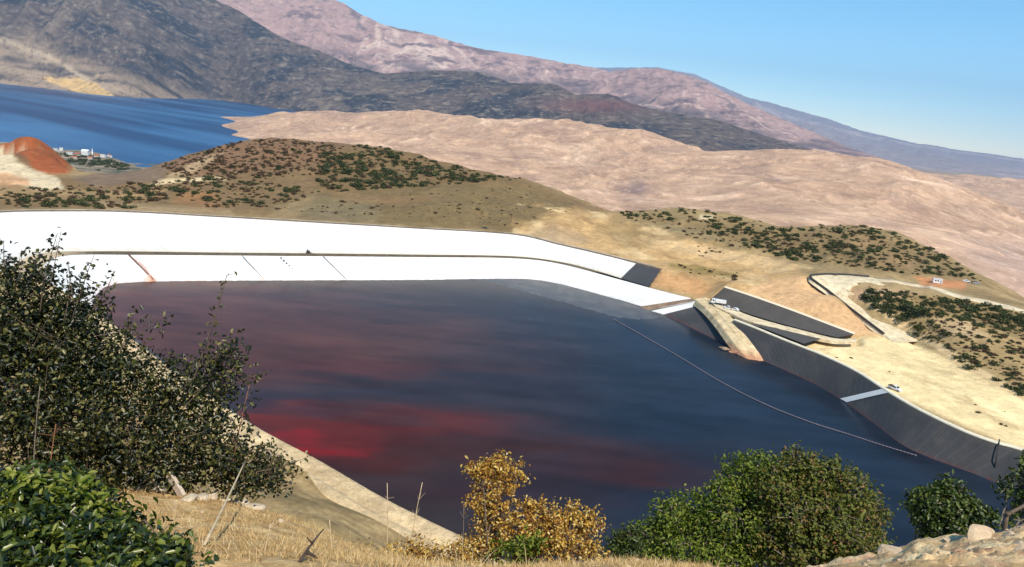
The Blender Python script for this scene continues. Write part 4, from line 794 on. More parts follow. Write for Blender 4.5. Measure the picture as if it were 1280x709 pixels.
# bright bush in the lower left corner
yh = 3.7
SH = [sph(u, v, yh+dy, r) for u, v, dy, r in [(10, 640, .1, 56), (70, 640, .1, 56), (120, 655, 0, 48), (165, 680, 0, 46), (40, 690, -.35, 70), (120, 705, -.45, 66), (200, 705, -.4, 42), (236, 712, -.35, 24), (30, 740, -.7, 60), (120, 745, -.7, 60), (190, 735, -.65, 46), (-50, 660, 0, 80), (60, 618, .15, 40)]]
th = bush('leafy_bush', 'glossy green bush with yellow green shoots in the bottom left corner', 'bush', SH, gnd(aty(90, 720, 3.2)), L_holly, M_wood, 1000, 13, 0.05, 0.026, 4, clump=0.45, bark_r=0.012,
          sprigs=[(aty(62, 700, 3.4), aty(92, 638, 3.45), .006, 0), (aty(80, 690, 3.4), aty(78, 650, 3.42), .005, 0), (aty(180, 650, 3.5), aty(215, 690, 3.4), .006, 0), (aty(150, 709, 3.4), aty(152, 660, 3.42), .004, 0)])
rng = np.random.default_rng(5); cs = [aty(u, v, yh-.05) for u, v in [(22, 588), (32, 600), (60, 612), (75, 606), (92, 618), (112, 612), (122, 622), (30, 640), (20, 655), (10, 625), (45, 605), (104, 600), (132, 630)]]
P = np.repeat(np.array(cs), 15, 0)+rng.normal(0, 0.028, (len(cs)*15, 3)); V, F_ = leaves(P, np.tile([0, 0, .8], (len(P), 1)), 0.062, 0.026, rng)
o = mesh_obj('young_shoots', V-np.array(th.location), F_, L_young, th); kind(o, 'stuff'); o['label'] = 'yellow green young shoots on the top of the bush'
# golden bushes in the middle
yg = 7.4
SG = [sph(u, v, yg+dy, r) for u, v, dy, r in [(602, 590, 0, 20), (634, 584, .1, 20), (618, 582, .1, 16), (615, 612, 0, 28), (645, 600, .1, 16), (600, 632, 0, 20), (628, 640, -.1, 28), (612, 668, -.1, 32), (650, 662, 0, 26), (600, 695, -.1, 30)]]
bush('golden_bush', 'tall golden brown autumn bush standing up against the dark pond', 'bush', SG, gnd(aty(618, 702, 6.9)), L_gold, M_wood, 330, 15, 0.040, 0.022, 6, clump=0.34, bark_r=0.012, shell=0.3,
     sprigs=[(aty(600, 610, yg), aty(585, 572, yg), .003, 14), (aty(640, 600, yg), aty(658, 575, yg), .003, 14), (aty(620, 600, yg), aty(617, 566, yg), .003, 14), (aty(592, 690, 7.3), aty(580, 632, 7.4), .004, 3)])
SG2 = [sph(u, v, yg+dy, r) for u, v, dy, r in [(690, 648, .1, 30), (718, 648, .1, 28), (738, 658, 0, 20), (670, 640, .1, 20), (672, 672, -.1, 28), (705, 682, -.2, 36), (735, 690, -.1, 24), (668, 700, -.2, 30)]]
tg = bush('golden_bush', 'broad low golden bush with some green leaves left of the green trees', 'bush', SG2, gnd(aty(700, 702, 6.9)), L_gold, M_wood, 330, 15, 0.038, 0.022, 8, clump=0.32, bark_r=0.012, shell=0.3,
     sprigs=[(aty(700, 660, yg), aty(690, 622, yg), .003, 14), (aty(725, 660, yg), aty(748, 632, yg), .003, 16), (aty(715, 650, yg), aty(708, 622, yg), .003, 12), (aty(740, 700, 7.2), aty(752, 665, 7.3), .003, 10)])
rng = np.random.default_rng(9); cs = [aty(u, v, 7.0) for u, v in rng.normal((655, 684), (20, 9), (46, 2))]; P = np.repeat(np.array(cs), 10, 0)+rng.normal(0, 0.04, (len(cs)*10, 3)); V, F_ = leaves(P, np.tile([0, -.3, .7], (len(P), 1)), 0.05, 0.03, rng)
o = mesh_obj('green_foliage', V-np.array(tg.location), F_, L_green, tg); kind(o, 'stuff')
SL = [sph(u, v, 7.0, r) for u, v, r in [(455, 690, 12), (490, 690, 16), (515, 688, 20), (545, 692, 22), (575, 690, 22), (530, 706, 26), (570, 708, 28), (480, 706, 22)]]
bush('dry_shrub', 'low straw yellow shrub in front of the near bank road', 'shrub', SL, gnd(aty(540, 705, 6.8)), L_gold, M_wood, 220, 11, 0.036, 0.018, 10, clump=0.6, bark_r=0.006, shell=0.2)
# trees on the slope below the knoll
def gnd2(p): return np.array([p[0], p[1], max(gz(p[0], p[1]), -50)])
yt = 15.0
ST = [sph(u, v, yt+dy, r) for u, v, dy, r in [(815, 672, 0, 26), (840, 650, 0, 30), (870, 640, .3, 32), (905, 630, 0, 34), (925, 600, .3, 32), (948, 588, .2, 24), (960, 615, .3, 34), (920, 650, -.4, 44), (860, 685, -.4, 44), (970, 590, .4, 22), (900, 700, -.6, 50), (800, 700, 0, 34), (950, 670, -.3, 40)]]
bush('green_tree', 'bright green leafy tree, left one of the pair at the bottom right', 'tree', ST, gnd2(aty(900, 650, 15)), L_green, M_wood2, 1500, 11, 0.085, 0.05, 12, clump=0.42, bark_r=0.07, parts=('crown', 'trunk'))
ST = [sph(u, v, yt-.6+dy, r) for u, v, dy, r in [(995, 590, .4, 28), (1018, 596, .2, 30), (1045, 598, .2, 28), (1068, 618, 0, 32), (1084, 640, .1, 26), (970, 610, .1, 30), (1000, 640, -.3, 44), (1040, 655, -.4, 46), (1000, 690, -.5, 50), (1060, 690, -.4, 46), (1090, 675, 0, 22), (992, 574, .5, 16), (960, 660, -.1, 34), (1035, 585, .2, 16)]]
bush('olive_tree', 'olive brown leafy tree, right one of the pair at the bottom right', 'tree', ST, gnd2(aty(1030, 650, 14.4)), L_olive, M_wood2, 1500, 11, 0.080, 0.048, 13, clump=0.42, bark_r=0.07, parts=('crown', 'trunk'))
ys = 9.5
ST = [sph(u, v, ys+dy, r) for u, v, dy, r in [(1150, 628, 0, 20), (1172, 622, .1, 20), (1190, 612, .1, 18), (1187, 635, -.1, 28), (1165, 648, -.1, 26), (1212, 640, 0, 24), (1230, 648, 0, 14), (1205, 660, -.1, 22), (1180, 664, -.2, 28)]]
bush('small_tree', 'small dark green tree behind the pale boulders at lower right', 'tree', ST, gnd2(aty(1185, 665, 9.6))+np.array([0, 0, .0]), L_dark, M_wood2, 420, 11, 0.07, 0.042, 14, clump=0.45, bark_r=0.03, parts=('crown', 'trunk'))
ST = [sph(u, v, 11+dy, r) for u, v, dy, r in [(1282, 604, 0, 20), (1262, 612, .1, 14), (1290, 632, 0, 24), (1284, 576, .1, 9), (1275, 650, -.2, 16), (1310, 600, 0, 34)]]
bush('small_tree', 'sparse green tree cut by the right edge of the view', 'tree', ST, gnd2(aty(1300, 650, 11)), L_dark, M_wood2, 150, 11, 0.075, 0.045, 15, clump=0.5, bark_r=0.03, parts=('crown', 'trunk'))
ST = [sph(u, v, 12, r) for u, v, r in [(772, 678, 14), (790, 670, 16), (785, 692, 20), (765, 695, 14)]]
bush('leafy_bush', 'small dark green bush between the golden bush and the green tree', 'bush', ST, gnd2(aty(780, 700, 12)), L_dark, M_wood, 170, 10, 0.06, 0.035, 16, clump=0.5, bark_r=0.015)

# ------------------------------------------------------------------ dry grass, stems, sticks, stones, boulders
rng = np.random.default_rng(21); bl_v, n_b = [], 0
def blades(n, ub, vb, h, w_, off=0.0):
    out = []
    for _ in range(n):
        u = rng.uniform(*ub); v = rng.uniform(*vb); y = rng.uniform(3.2, 6.9); r = ray(u, 690); x = r[0]/r[1]*y
        if fbm(np.array([x*2.2]), np.array([y*2.2]), 3, 221)[0] < -0.12+off: continue
        if x > 2.4+rng.uniform(-.3, .6): continue
        z = kz(x, y); hh = h*rng.uniform(0.4, 1.3); a_ = rng.uniform(0, 6.28); dx, dy = math.cos(a_)*w_, math.sin(a_)*w_; lx, ly = rng.normal(0, 0.9*hh, 2)
        out.append([(x-dx, y-dy, z-.01), (x+dx, y+dy, z-.01), (x+lx*.5+dx*.6, y+ly*.5+dy*.6, z+hh*.6), (x+lx*.5-dx*.6, y+ly*.5-dy*.6, z+hh*.6), (x+lx, y+ly, z+hh)])
    return out
B = blades(26000, (120, 900), (600, 709), 0.04, 0.0024)+blades(700, (120, 700), (600, 709), 0.11, 0.0025, 0.1)
V = np.array(B).reshape(-1, 3); f3 = []
k = np.arange(len(B))*5
F_ = [tuple(q) for q in np.stack([k, k+1, k+2, k+3], 1)]+[tuple(q) for q in np.stack([k+3, k+2, k+4], 1)]
M_grass = leafmat('dry_grass_blade', [(0, (0.30, 0.18, 0.07)), (0.4, (0.52, 0.36, 0.16)), (0.8, (0.68, 0.50, 0.25)), (1, (0.78, 0.64, 0.38))], 0.8, 0.1, 0.25)
kind(mesh_obj('dry_grass', V, F_, M_grass), 'stuff')

def rock(name, c_, r, seed, mat, sq=(1, .85, .7), sub=3):
    rng = np.random.default_rng(seed); import bmesh
    bm = bmesh.new(); bmesh.ops.create_icosphere(bm, subdivisions=sub, radius=1.0); P = np.array([v.co[:] for v in bm.verts])
    for _ in range(16):                       # cut flat broken faces
        n_ = rng.normal(0, 1, 3); n_ /= np.linalg.norm(n_); d_ = rng.uniform(0.45, 0.8); s_ = P@n_; P = P-np.where(s_ > d_, s_-d_, 0)[:, None]*n_*0.92
    P *= 1+0.07*fbm(P[:, 0]*2.5+seed, P[:, 1]*2.5+P[:, 2]*1.7, 4, seed)[:, None]; P *= np.array(sq)*r
    a_ = rng.uniform(0, 6.28); Rz = np.array([[math.cos(a_), -math.sin(a_), 0], [math.sin(a_), math.cos(a_), 0], [0, 0, 1]]); P = P@Rz.T
    F2 = [tuple(v.index for v in f.verts) for f in bm.faces]; bm.free()
    o = mesh_obj(name, P, F2, mat); o.location = tuple(c_); return o
M_rock = earth('pale_rock', (3.0, 14.0), 0.2, bump=(18, 0.6, 0.03), base=(0.62, 0.46, 0.30)); M_rock2 = earth('ochre_rock', (3.0, 14.0), 0.25, bump=(18, 0.6, 0.03), base=(0.50, 0.30, 0.18)); M_stone = earth('white_stone', (6.0, 25.0), 0.2, bump=(30, 0.6, 0.02), base=(0.52, 0.44, 0.33))
for i, (u, v, y, rp, mt, lab) in enumerate([
        (1128, 676, 6.1, 22, M_rock, 'tan boulder with a flat top, leftmost of the boulders at lower right'),
        (1148, 688, 5.6, 13, M_rock2, 'small reddish boulder leaning on the flat topped tan boulder'),
        (1196, 674, 6.0, 13, M_rock, 'low pale boulder right in front of the small dark tree'),
        (1228, 672, 5.9, 24, M_rock, 'broad tan boulder left of the wooden stake'),
        (1264, 674, 5.8, 20, M_rock, 'pale boulder at the foot of the wooden stake'),
        (1250, 692, 5.0, 14, M_rock2, 'ochre boulder half sunk in the ground below the stake'),
        (1206, 697, 4.8, 13, M_rock2, 'brownish boulder in the middle of the bare rocky ground'),
        (1275, 704, 4.6, 16, M_rock, 'pale boulder in the bottom right corner'),
        (1100, 700, 5.4, 14, M_rock2, 'small ochre boulder under the right end of the olive tree'),
        (1172, 706, 4.5, 10, M_rock, 'little cream boulder at the bottom edge among the rocks')]):
    p = gnd(aty(u, v, y)); r = rp*y/FOC; tag(rock('boulder', p-np.array([0, 0, r*0.32]), r*1.2, 300+i, mt, (1.25, 1.0, .62)), lab, 'boulder', 'boulders at lower right')
for i, (u, v, rp, lab) in enumerate([
        (236, 624, 10, 'long white stone at the left end of the row under the thorny bush'), (252, 621, 8, 'rounded white stone second in the row under the thorny bush'), (266, 621, 9, 'chalky stone in the middle of the row under the thorny bush'),
        (282, 624, 8, 'pale stone just right of the leaning cane under the bush'), (300, 628, 9, 'greyish white stone behind the cane near the bush edge'), (318, 633, 10, 'large pale stone in the row below the right end of the bush'),
        (356, 642, 6, 'small white stone right of the bush on the grass'), (372, 648, 6, 'white stone at the edge of the drop, right of the bush'), (350, 650, 5, 'tiny pale stone nearest the camera of those right of the bush'), (200, 612, 9, 'grey stone beside the leaning board')]):
    p = khit(u, v+3)
    if p is not None:
        r = 1.35*rp*p[1]/FOC; tag(rock('stone', p+np.array([0, 0, r*.15]), r, 340+i, M_stone, (1.15, .9, .65), 2), lab, 'stone', 'stones under the thorny bush')
rng = np.random.default_rng(77); base_ = [rock('pebble', (0, 0, 0), 1, 500+i, M_rock, (1.1, .9, .7), 1) for i in range(4)]; bv = [np.array([v.co[:] for v in q.data.vertices]) for q in base_]; bf = [np.array([p.vertices[:] for p in q.data.polygons]) for q in base_]
for q in base_: bpy.data.objects.remove(q)
VV, FF, n_ = [], [], 0
for _ in range(900):
    y = rng.uniform(3.3, 6.6); x = rng.uniform(1.6, 5.2) if rng.random() < .8 else rng.uniform(-3, 2)
    i = int(rng.integers(0, 4)); s_ = min(rng.exponential(.008)+.004, .035); a_ = rng.uniform(0, 6.28); R_ = np.array([[math.cos(a_), -math.sin(a_), 0], [math.sin(a_), math.cos(a_), 0], [0, 0, 1]])
    VV.append(bv[i]@R_*s_+np.array([x, y, kz(x, y)-s_*.1])); FF.append(bf[i]+n_); n_ += len(bv[i])
kind(mesh_obj('gravel', np.vstack(VV), np.vstack(FF), earth('gravel_stone', (2.0, 9.0), .3, base=(.56, .41, .26), bump=None)), 'stuff')
# leaning board, cane, dead branch, wooden stake, dry stalks
M_board = plain('weathered_board', (0.52, 0.43, 0.34), 0.85, 0.15, var=0.25, scale=25); M_cane = plain('dry_cane', (0.62, 0.48, 0.30), 0.7, 0.2, var=0.2, scale=20)
a_ = aty(211, 592, 6.1); b_ = khit(229, 622); d_ = Vector(a_-b_); q = d_.to_track_quat('Z', 'X').to_matrix()
o = MB().box((0, 0, d_.length/2), (0.075, 0.03, d_.length), 0.004, None).build('board', M_board); o.location = tuple(b_); o.rotation_euler = q.to_euler(); tag(o, 'weathered board leaning against the foot of the thorny bush', 'board')
a_ = aty(306, 577, 5.6); b_ = khit(254, 682); o = MB().tube([tuple(p) for p in curved(np.zeros(3)-np.array([0, 0, .01]), a_-b_, np.random.default_rng(2), .015, 9)], np.linspace(0.009, 0.005, 9), 6).build('cane', M_cane, smooth=True); o.location = tuple(b_); tag(o, 'straight straw coloured cane stuck in the grass, leaning to the right', 'cane')
b_ = khit(374, 704); rng = np.random.default_rng(31); m_ = MB(); a_ = aty(404, 662, b_[1]+.25); m_.tube([tuple(p) for p in curved(np.zeros(3), a_-b_, rng, .05, 8)], np.linspace(.010, .004, 8), 6)
m_.tube([tuple(p) for p in curved((a_-b_)*.55, aty(384, 672, b_[1]+.1)-b_, rng, .05, 5)], np.linspace(.006, .003, 5), 5); m_.tube([tuple(p) for p in curved((a_-b_)*.3, aty(397, 698, b_[1]+.05)-b_, rng, .05, 5)], np.linspace(.012, .004, 5), 5)
o = m_.build('dead_branch', M_twig, smooth=True); o.location = tuple(b_); tag(o, 'dark forked dead branch lying on the dry grass at the bottom', 'branch')
pb = gnd(aty(1258, 672, 6.6)); t = thing('wooden_stake', tuple(pb), 'rough wooden stake with a slanting crosspiece at the right edge', 'stake')
a_ = aty(1259, 640, 6.6)-pb; MB().tube([(0, 0, -.15), tuple(a_*.5), tuple(a_)], [.022, .02, .018], 7).build('post', M_wood, t, True)
b_ = aty(1290, 624, 6.9)-pb; MB().tube([tuple(a_-np.array([0.02, .035, .01])), tuple((a_+b_)/2-np.array([0, .03, 0])), tuple(b_)], [.017, .016, .015], 7).build('crosspiece', M_wood, t, True)
STK = [((488, 640), (484, 604), 'dry stalk with a feathery head, left of the two at the near bank'), ((512, 640), (528, 603), 'dry branching stalk leaning right over the near bank road'), ((284, 560), (312, 480), 'red brown bare stalk leaning right beside the thorny bush'), ((585, 660), (580, 628), 'thin grey stalk beside the tall golden bush'),
       ((214, 668), (221, 625), 'thin brown stalk standing in the grass below the board'), ((40, 600), (50, 482), 'tall grey bare stem in front of the thorny bush, at far left'), ((58, 590), (70, 530), 'rust brown dead stem beside the tall grey stem'), ((330, 690), (338, 655), 'short straw stalk standing in the middle of the dry grass'), ((416, 690), (412, 650), 'thin straw stalk near the forked dead branch')]
for i, (p0, p1, lab) in enumerate(STK):
    y = 5.6 if p0[0] in (40, 58) else 7.0 if p0[0] > 450 else 6.4 if p0[0] == 284 else None
    if y is None: b_ = khit(*p0); y = b_[1]
    else: b_ = gnd(aty(p0[0], p0[1], y))
    a_ = aty(p1[0], p1[1], y)-b_; rng = np.random.default_rng(50+i); m_ = MB(); P = curved(np.zeros(3)-np.array([0, 0, .02]), a_, rng, .03, 7); m_.tube([tuple(p) for p in P], np.linspace(.007, .003, 7), 5)
    for _ in range(9 if i in (0, 1) else 4):
        f_ = rng.uniform(.6, 1); p = P[int(f_*6)]; m_.tube([tuple(p), tuple(p+np.r_[rng.normal(0, .04, 2), rng.uniform(.02, .08)])], [.002, .001], 4, False)
    o = m_.build('dry_stalk', [M_cane, plain('rust_stem', (.30, .13, .07), .8, .1), M_wood2][2 if i in (3, 5) else 1 if i in (2, 6) else 0], smooth=True); o.location = tuple(b_); tag(o, lab, 'stalk', 'dry stalks')

# ------------------------------------------------------------------ shrubs on the hills
def shrub_mesh(seed, n, leaf, mat, lobes=4, h=0.8):
    rng = np.random.default_rng(seed); C_ = np.c_[rng.normal(0, .33, (lobes, 2)), rng.uniform(.28, .55, lobes)*h]; R_ = rng.uniform(.33, .55, lobes)
    i = rng.integers(0, lobes, n); d = rng.normal(0, 1, (n, 3)); d /= np.linalg.norm(d, axis=1)[:, None]; P = C_[i]+d*R_[i, None]*rng.uniform(.55, 1.05, (n, 1))*np.array([1, 1, .85*h]); P[:, 2] = np.maximum(P[:, 2], .03)
    V, F_ = leaves(P, d*.8+np.array([0, 0, .5]), leaf, leaf*.8, rng, .15)
    s_ = MB()
    for k in range(lobes): s_.tube([(0, 0, -.25), tuple(C_[k]*.6), tuple(C_[k])], [.05, .035, .015], 4, False)
    f2 = np.array([f for f in s_.f])+len(V); return np.vstack([V, np.array([tuple(p) for p in s_.v])]), np.vstack([F_, f2]), np.r_[np.zeros(len(F_), int), np.ones(len(f2), int)]
L_sg = leafmat('scrub_green', [(0, (0.020, 0.030, 0.008)), (.5, (0.052, 0.066, 0.016)), (1, (0.115, 0.12, 0.034))], .6, .2, .15)
L_sb = leafmat('scrub_brown', [(0, (0.045, 0.026, 0.013)), (.5, (0.10, 0.062, 0.030)), (1, (0.16, 0.105, 0.05))], .7, .15, .15)
PRG = [shrub_mesh(400+i, 130, .24, L_sg, 4+i % 3, (.75, .9, 1.05, .7)[i % 4]) for i in range(5)]
def proto(name, i, mat): V, F_, m_ = PRG[i]; me = mesh_obj(name, V, F_, [mat, M_wood], mat_ids=m_); return me
def inp(u, v, poly): return bool(inpoly(np.array([u]), np.array([v]), poly)[0])
def scatter(poly, n, seed, thin=None):
    rng = np.random.default_rng(seed); b = np.array(poly); out = []; tries = 0
    while len(out) < n and tries < n*30:
        tries += 1; u, v = rng.uniform(b[:, 0].min(), b[:, 0].max()), rng.uniform(b[:, 1].min(), b[:, 1].max())
        if not inp(u, v, poly): continue
        if thin and fbm(np.array([u/26.]), np.array([v/13.]), 3, seed)[0] < thin: continue
        p = hit(u, v)
        if p is not None: out.append(p)
    return out
def place(name, label, cat, group, pts, size, mat, seed, stuff=()):
    """pts: individuals (own objects sharing meshes); stuff: list of (points, size range) merged in one mass of scrub"""
    rng = np.random.default_rng(seed); base = [proto(name, i, mat) for i in range(5)]; used = set()
    for p in pts:
        i = int(rng.integers(0, 5))
        if i not in used: o = base[i]; used.add(i)
        else: o = base[i].copy(); COL.objects.link(o)
        s_ = rng.uniform(*size)*(.7+.65*rng.random()**1.6); o.location = (p[0], p[1], p[2]-.05*s_); o.scale = (s_*rng.uniform(.85, 1.25), s_*rng.uniform(.85, 1.25), s_*rng.uniform(.75, 1.1)); o.rotation_euler = (0, 0, rng.uniform(0, 6.28)); tag(o, label, cat, group)
    for i in range(5):
        if i not in used: bpy.data.objects.remove(base[i])
def mass(name, sets, mat, seed):
    rng = np.random.default_rng(seed); VV, FF, MM, n = [], [], [], 0
    for pts, size in sets:
        for p in pts:
            V, F_, m_ = PRG[int(rng.integers(0, 5))]; s_ = rng.uniform(*size)*(.55+.75*rng.random()**2); a_ = rng.uniform(0, 6.28); R_ = np.array([[math.cos(a_), -math.sin(a_), 0], [math.sin(a_), math.cos(a_), 0], [0, 0, 1]])
            VV.append((V*np.array([rng.uniform(.9, 1.3), rng.uniform(.9, 1.3), rng.uniform(.7, 1.05)])*s_)@R_.T+p-np.array([0, 0, .05*s_])); FF.append(F_+n); MM.append(m_); n += len(V)
    if VV: kind(mesh_obj(name, np.vstack(VV), np.vstack(FF), [mat, M_wood], mat_ids=np.concatenate(MM)), 'stuff')
# slope right of the haul road
R_dense = [(1072, 368), (1100, 362), (1180, 372), (1285, 392), (1285, 420), (1180, 396), (1120, 396), (1090, 386)]
R_all = [(1070, 366), (1180, 370), (1285, 390), (1285, 490), (1200, 446), (1135, 408), (1085, 372)]
R_edge = [(1088, 382), (1120, 404), (1150, 424), (1200, 456), (1250, 484), (1285, 500), (1285, 486), (1240, 466), (1180, 432), (1130, 396)]
place('evergreen_shrub', 'dark green evergreen shrub in the thicket just below the upper road on the right', 'shrub', 'shrubs in the thicket below the upper road', scatter(R_dense, 100, 1), (2.0, 3.6), L_sg, 61)
place('evergreen_shrub', 'dark green shrub scattered on the bare dry slope right of the footpath', 'shrub', 'shrubs scattered right of the footpath', scatter(R_all, 50, 2, -.15), (1.8, 3.2), L_sg, 69)
place('evergreen_shrub', 'dark round shrub in the row along the footpath above the sand platform', 'shrub', 'shrubs in the row along the footpath', scatter(R_edge, 26, 3), (1.8, 3.0), L_sg, 70)
mass('low_scrub', [(scatter(R_all, 320, 4), (.6, 1.7))], L_sb, 62)
mass('green_scrub', [(scatter(R_dense, 150, 24), (1.0, 2.6)), (scatter(R_all, 110, 25, -.1), (.8, 2.0))], L_sg, 73)
# ridge beyond the workings
F_top = [(775, 265), (870, 262), (975, 282), (1080, 282), (1105, 288), (1160, 310), (1238, 354), (1200, 346), (1120, 322), (1060, 318), (990, 308), (900, 290), (880, 280), (790, 276)]
F_low = [(880, 290), (960, 296), (1060, 306), (1130, 318), (1225, 350), (1140, 344), (1060, 330), (1000, 328), (900, 302)]
place('ridge_shrub', 'dark evergreen shrub on the near face of the low ridge beyond the dirt workings', 'shrub', 'shrubs on the near face of the low ridge', scatter(F_low, 50, 5, -.1), (2.2, 4.0), L_sg, 63)
place('ridge_shrub', 'dark evergreen shrub near the top of the low ridge beyond the dirt workings', 'shrub', 'shrubs near the top of the low ridge', scatter(F_top, 20, 6), (2.2, 4.0), L_sg, 71)
mass('ridge_scrub', [(scatter(F_top, 420, 7, -.12), (1.6, 3.4)), (scatter(F_low, 200, 8, -.1), (1.4, 3.0))], L_sg, 64)
mass('brown_scrub', [(scatter([(775, 266), (1080, 284), (1230, 352), (1000, 326), (860, 296)], 320, 9, -.25), (.9, 2.4)), (scatter([(840, 326), (935, 344), (925, 352), (836, 338)], 16, 10), (1.2, 2.2)), (scatter([(870, 308), (900, 306), (906, 322), (876, 324)], 12, 11), (1.2, 2.2)), (scatter([(990, 425), (1280, 510), (1270, 548)], 8, 12), (.5, 1.2))], L_sb, 65)
# hill beyond the embankment
E_ridge = [(405, 182), (470, 182), (505, 191), (560, 205), (660, 224), (600, 228), (560, 232), (480, 236), (420, 240), (395, 225)]
E_band = [(200, 228), (300, 222), (360, 232), (400, 240), (350, 258), (270, 262), (210, 250), (150, 262), (0, 260), (0, 236), (90, 232)]
E_brown = [(200, 206), (280, 180), (345, 172), (420, 180), (420, 215), (330, 224), (230, 226)]
place('hillside_shrub', 'dark green shrub in the dense scrub along the ridge of the brown hill', 'shrub', 'shrubs along the ridge of the brown hill', scatter(E_ridge, 28, 13), (3.0, 5.0), L_sg, 66)
place('hillside_shrub', 'dark green shrub in the band just behind the crest of the white embankment', 'shrub', 'shrubs behind the crest of the embankment', scatter(E_band, 24, 14, -.1), (3.0, 5.2), L_sg, 72)
mass('hillside_scrub', [(scatter(E_ridge, 430, 15, -.2), (2.2, 4.6)), (scatter(E_band, 170, 16, -.12), (1.8, 4.2)), (scatter(E_brown, 110, 17), (1.6, 3.2))], L_sg, 67)
mass('brown_scrub', [(scatter(E_brown, 520, 18), (1.3, 3.4)), (scatter(E_band, 320, 19), (1.2, 3.2)), (scatter(E_ridge, 200, 20), (1.4, 3.4)), (scatter([(330, 262), (480, 245), (660, 232), (720, 262), (640, 285)], 150, 22), (.6, 1.8)), (scatter([(180, 240), (220, 205), (300, 180), (290, 225)], 40, 23), (1.6, 3.0))], L_sb, 68)

# ------------------------------------------------------------------ on the white slope and the water
def on(line_t, line_b, u0, v0, u1, v1, n=12, lift=.3, z0=9, z1=0):
    return np.array([atz(u0+(u1-u0)*f, v0+(v1-v0)*f, z0+(z1-z0)*f)+np.array([0, 0, lift]) for f in np.linspace(0, 1, n)])
M_rope = plain('grey_rope', (0.30, 0.29, 0.28), .8, .2); M_pipe = plain('rusty_pipe', (0.16, 0.085, 0.07), .7, .2, var=.35, scale=.6)
o = MB().tube(on(0, 0, 161, 319, 192, 351), .42, 8).build('rusty_pipe', M_pipe, smooth=True); tag(o, 'rust stained drain pipe running down the white slope at the left', 'pipe')
o = MB().tube(on(0, 0, 303, 320.5, 330, 350), .22, 6).build('slope_rope', M_rope, smooth=True); tag(o, 'grey rope down the white slope, left of the string of floats', 'rope')
o = MB().tube(on(0, 0, 404, 321, 433, 350), .22, 6).build('slope_rope', M_rope, smooth=True); tag(o, 'grey rope down the white slope, right of the string of floats', 'rope')
P = on(0, 0, 348, 320.7, 375, 348, 9); t = thing('float_line', tuple(P[0]), 'string of small dark floats hanging down the white slope', 'float line'); MB().tube(P-P[0], .07, 5).build('rope', M_rope, t, True)
fl = None
for p in P[1:8]:
    if fl is None: fl = rock('float', (0, 0, 0), .75, 5, plain('float_grey', (.20, .20, .21), .6, .3), (1, 1, .8), 2); o = fl
    else: o = fl.copy(); COL.objects.link(o)
    o.parent = t; o.location = tuple(p-P[0]+np.array([0, 0, .5]))
bm_px = [(766, 399), (800, 418), (850, 447), (900, 477), (955, 505), (1010, 527), (1060, 543), (1100, 556), (1146, 570)]
P = even([atz(u, v, .1) for u, v in bm_px], 150); t = thing('floating_boom', tuple(P[0]), 'long pale floating boom curving across the dark water to the right bank', 'boom')
m_ = MB()
for i in range(0, 149, 1): m_.tube([P[i]-P[0]+(0, 0, .12), P[i]+(P[i+1]-P[i])*.9-P[0]+(0, 0, .12)], .16, 6)
kind(m_.build('float_sleeve', plain('boom_cover', (.27, .22, .25), .7, .2, var=.2, scale=.3), t, True), 'stuff'); MB().tube(P-P[0]+np.array([0, 0, .05]), .09, 5).build('cable', M_rope, t, True)
o = MB().tube([atz(1241, 597, .3)+[0, 0, .3], atz(1245, 575, 5.8)+[0, 0, .4], atz(1248, 557, 9.8)+[0, 0, .5], atz(1249, 551, 10.4)+[0, 0, .4]], .2, 7).build('black_hose', plain('hose_black', (.02, .02, .022), .5, .3), smooth=True); tag(o, 'black hose running down the dark liner near the right edge', 'hose')
# pump on the bench road
p = atz(385, 317.5, 9.3)+np.array([0, 0, .45]); t = thing('pump', tuple(p), 'small dark pump on skids on the bench road above the white slope', 'pump'); M_pump = plain('pump_paint', (.035, .04, .04), .5, .4)
MB().box((0, 0, .9), (1.7, 1.1, 1.1), .1).build('housing', M_pump, t); MB().tube([(-.2, 0, 1.4), (-.2, 0, 2.4)], [.28, .2], 8).build('exhaust', M_pump, t); MB().box((0, -.4, .18), (2.6, .16, .3)).box((0, .4, .18), (2.6, .16, .3)).build('skid', plain('skid_steel', (.16, .1, .07), .7, .3), t); MB().tube([(.8, 0, .8), (1.8, -.2, .5), (2.6, -.6, .1)], .16, 7).build('hose', M_pump, t, True)
# mound of spoil beside the foot of the ramp
for i, (u, v, r, lab) in enumerate([(905, 436, 2.6, 'stony spoil heap on the waterline left of the ramp foot'), (922, 440, 3.0, 'reddish spoil heap touching the left foot of the dirt ramp')]):
    o = rock('spoil_heap', atz(u, v, .4), r, 71+i, earth('spoil', (.6, 2.5), .35, bump=(1.5, .8, .3), base=((.30, .21, .14), (.42, .22, .13))[i]), (1.6, .9, .45), 3); tag(o, lab, 'spoil heap')

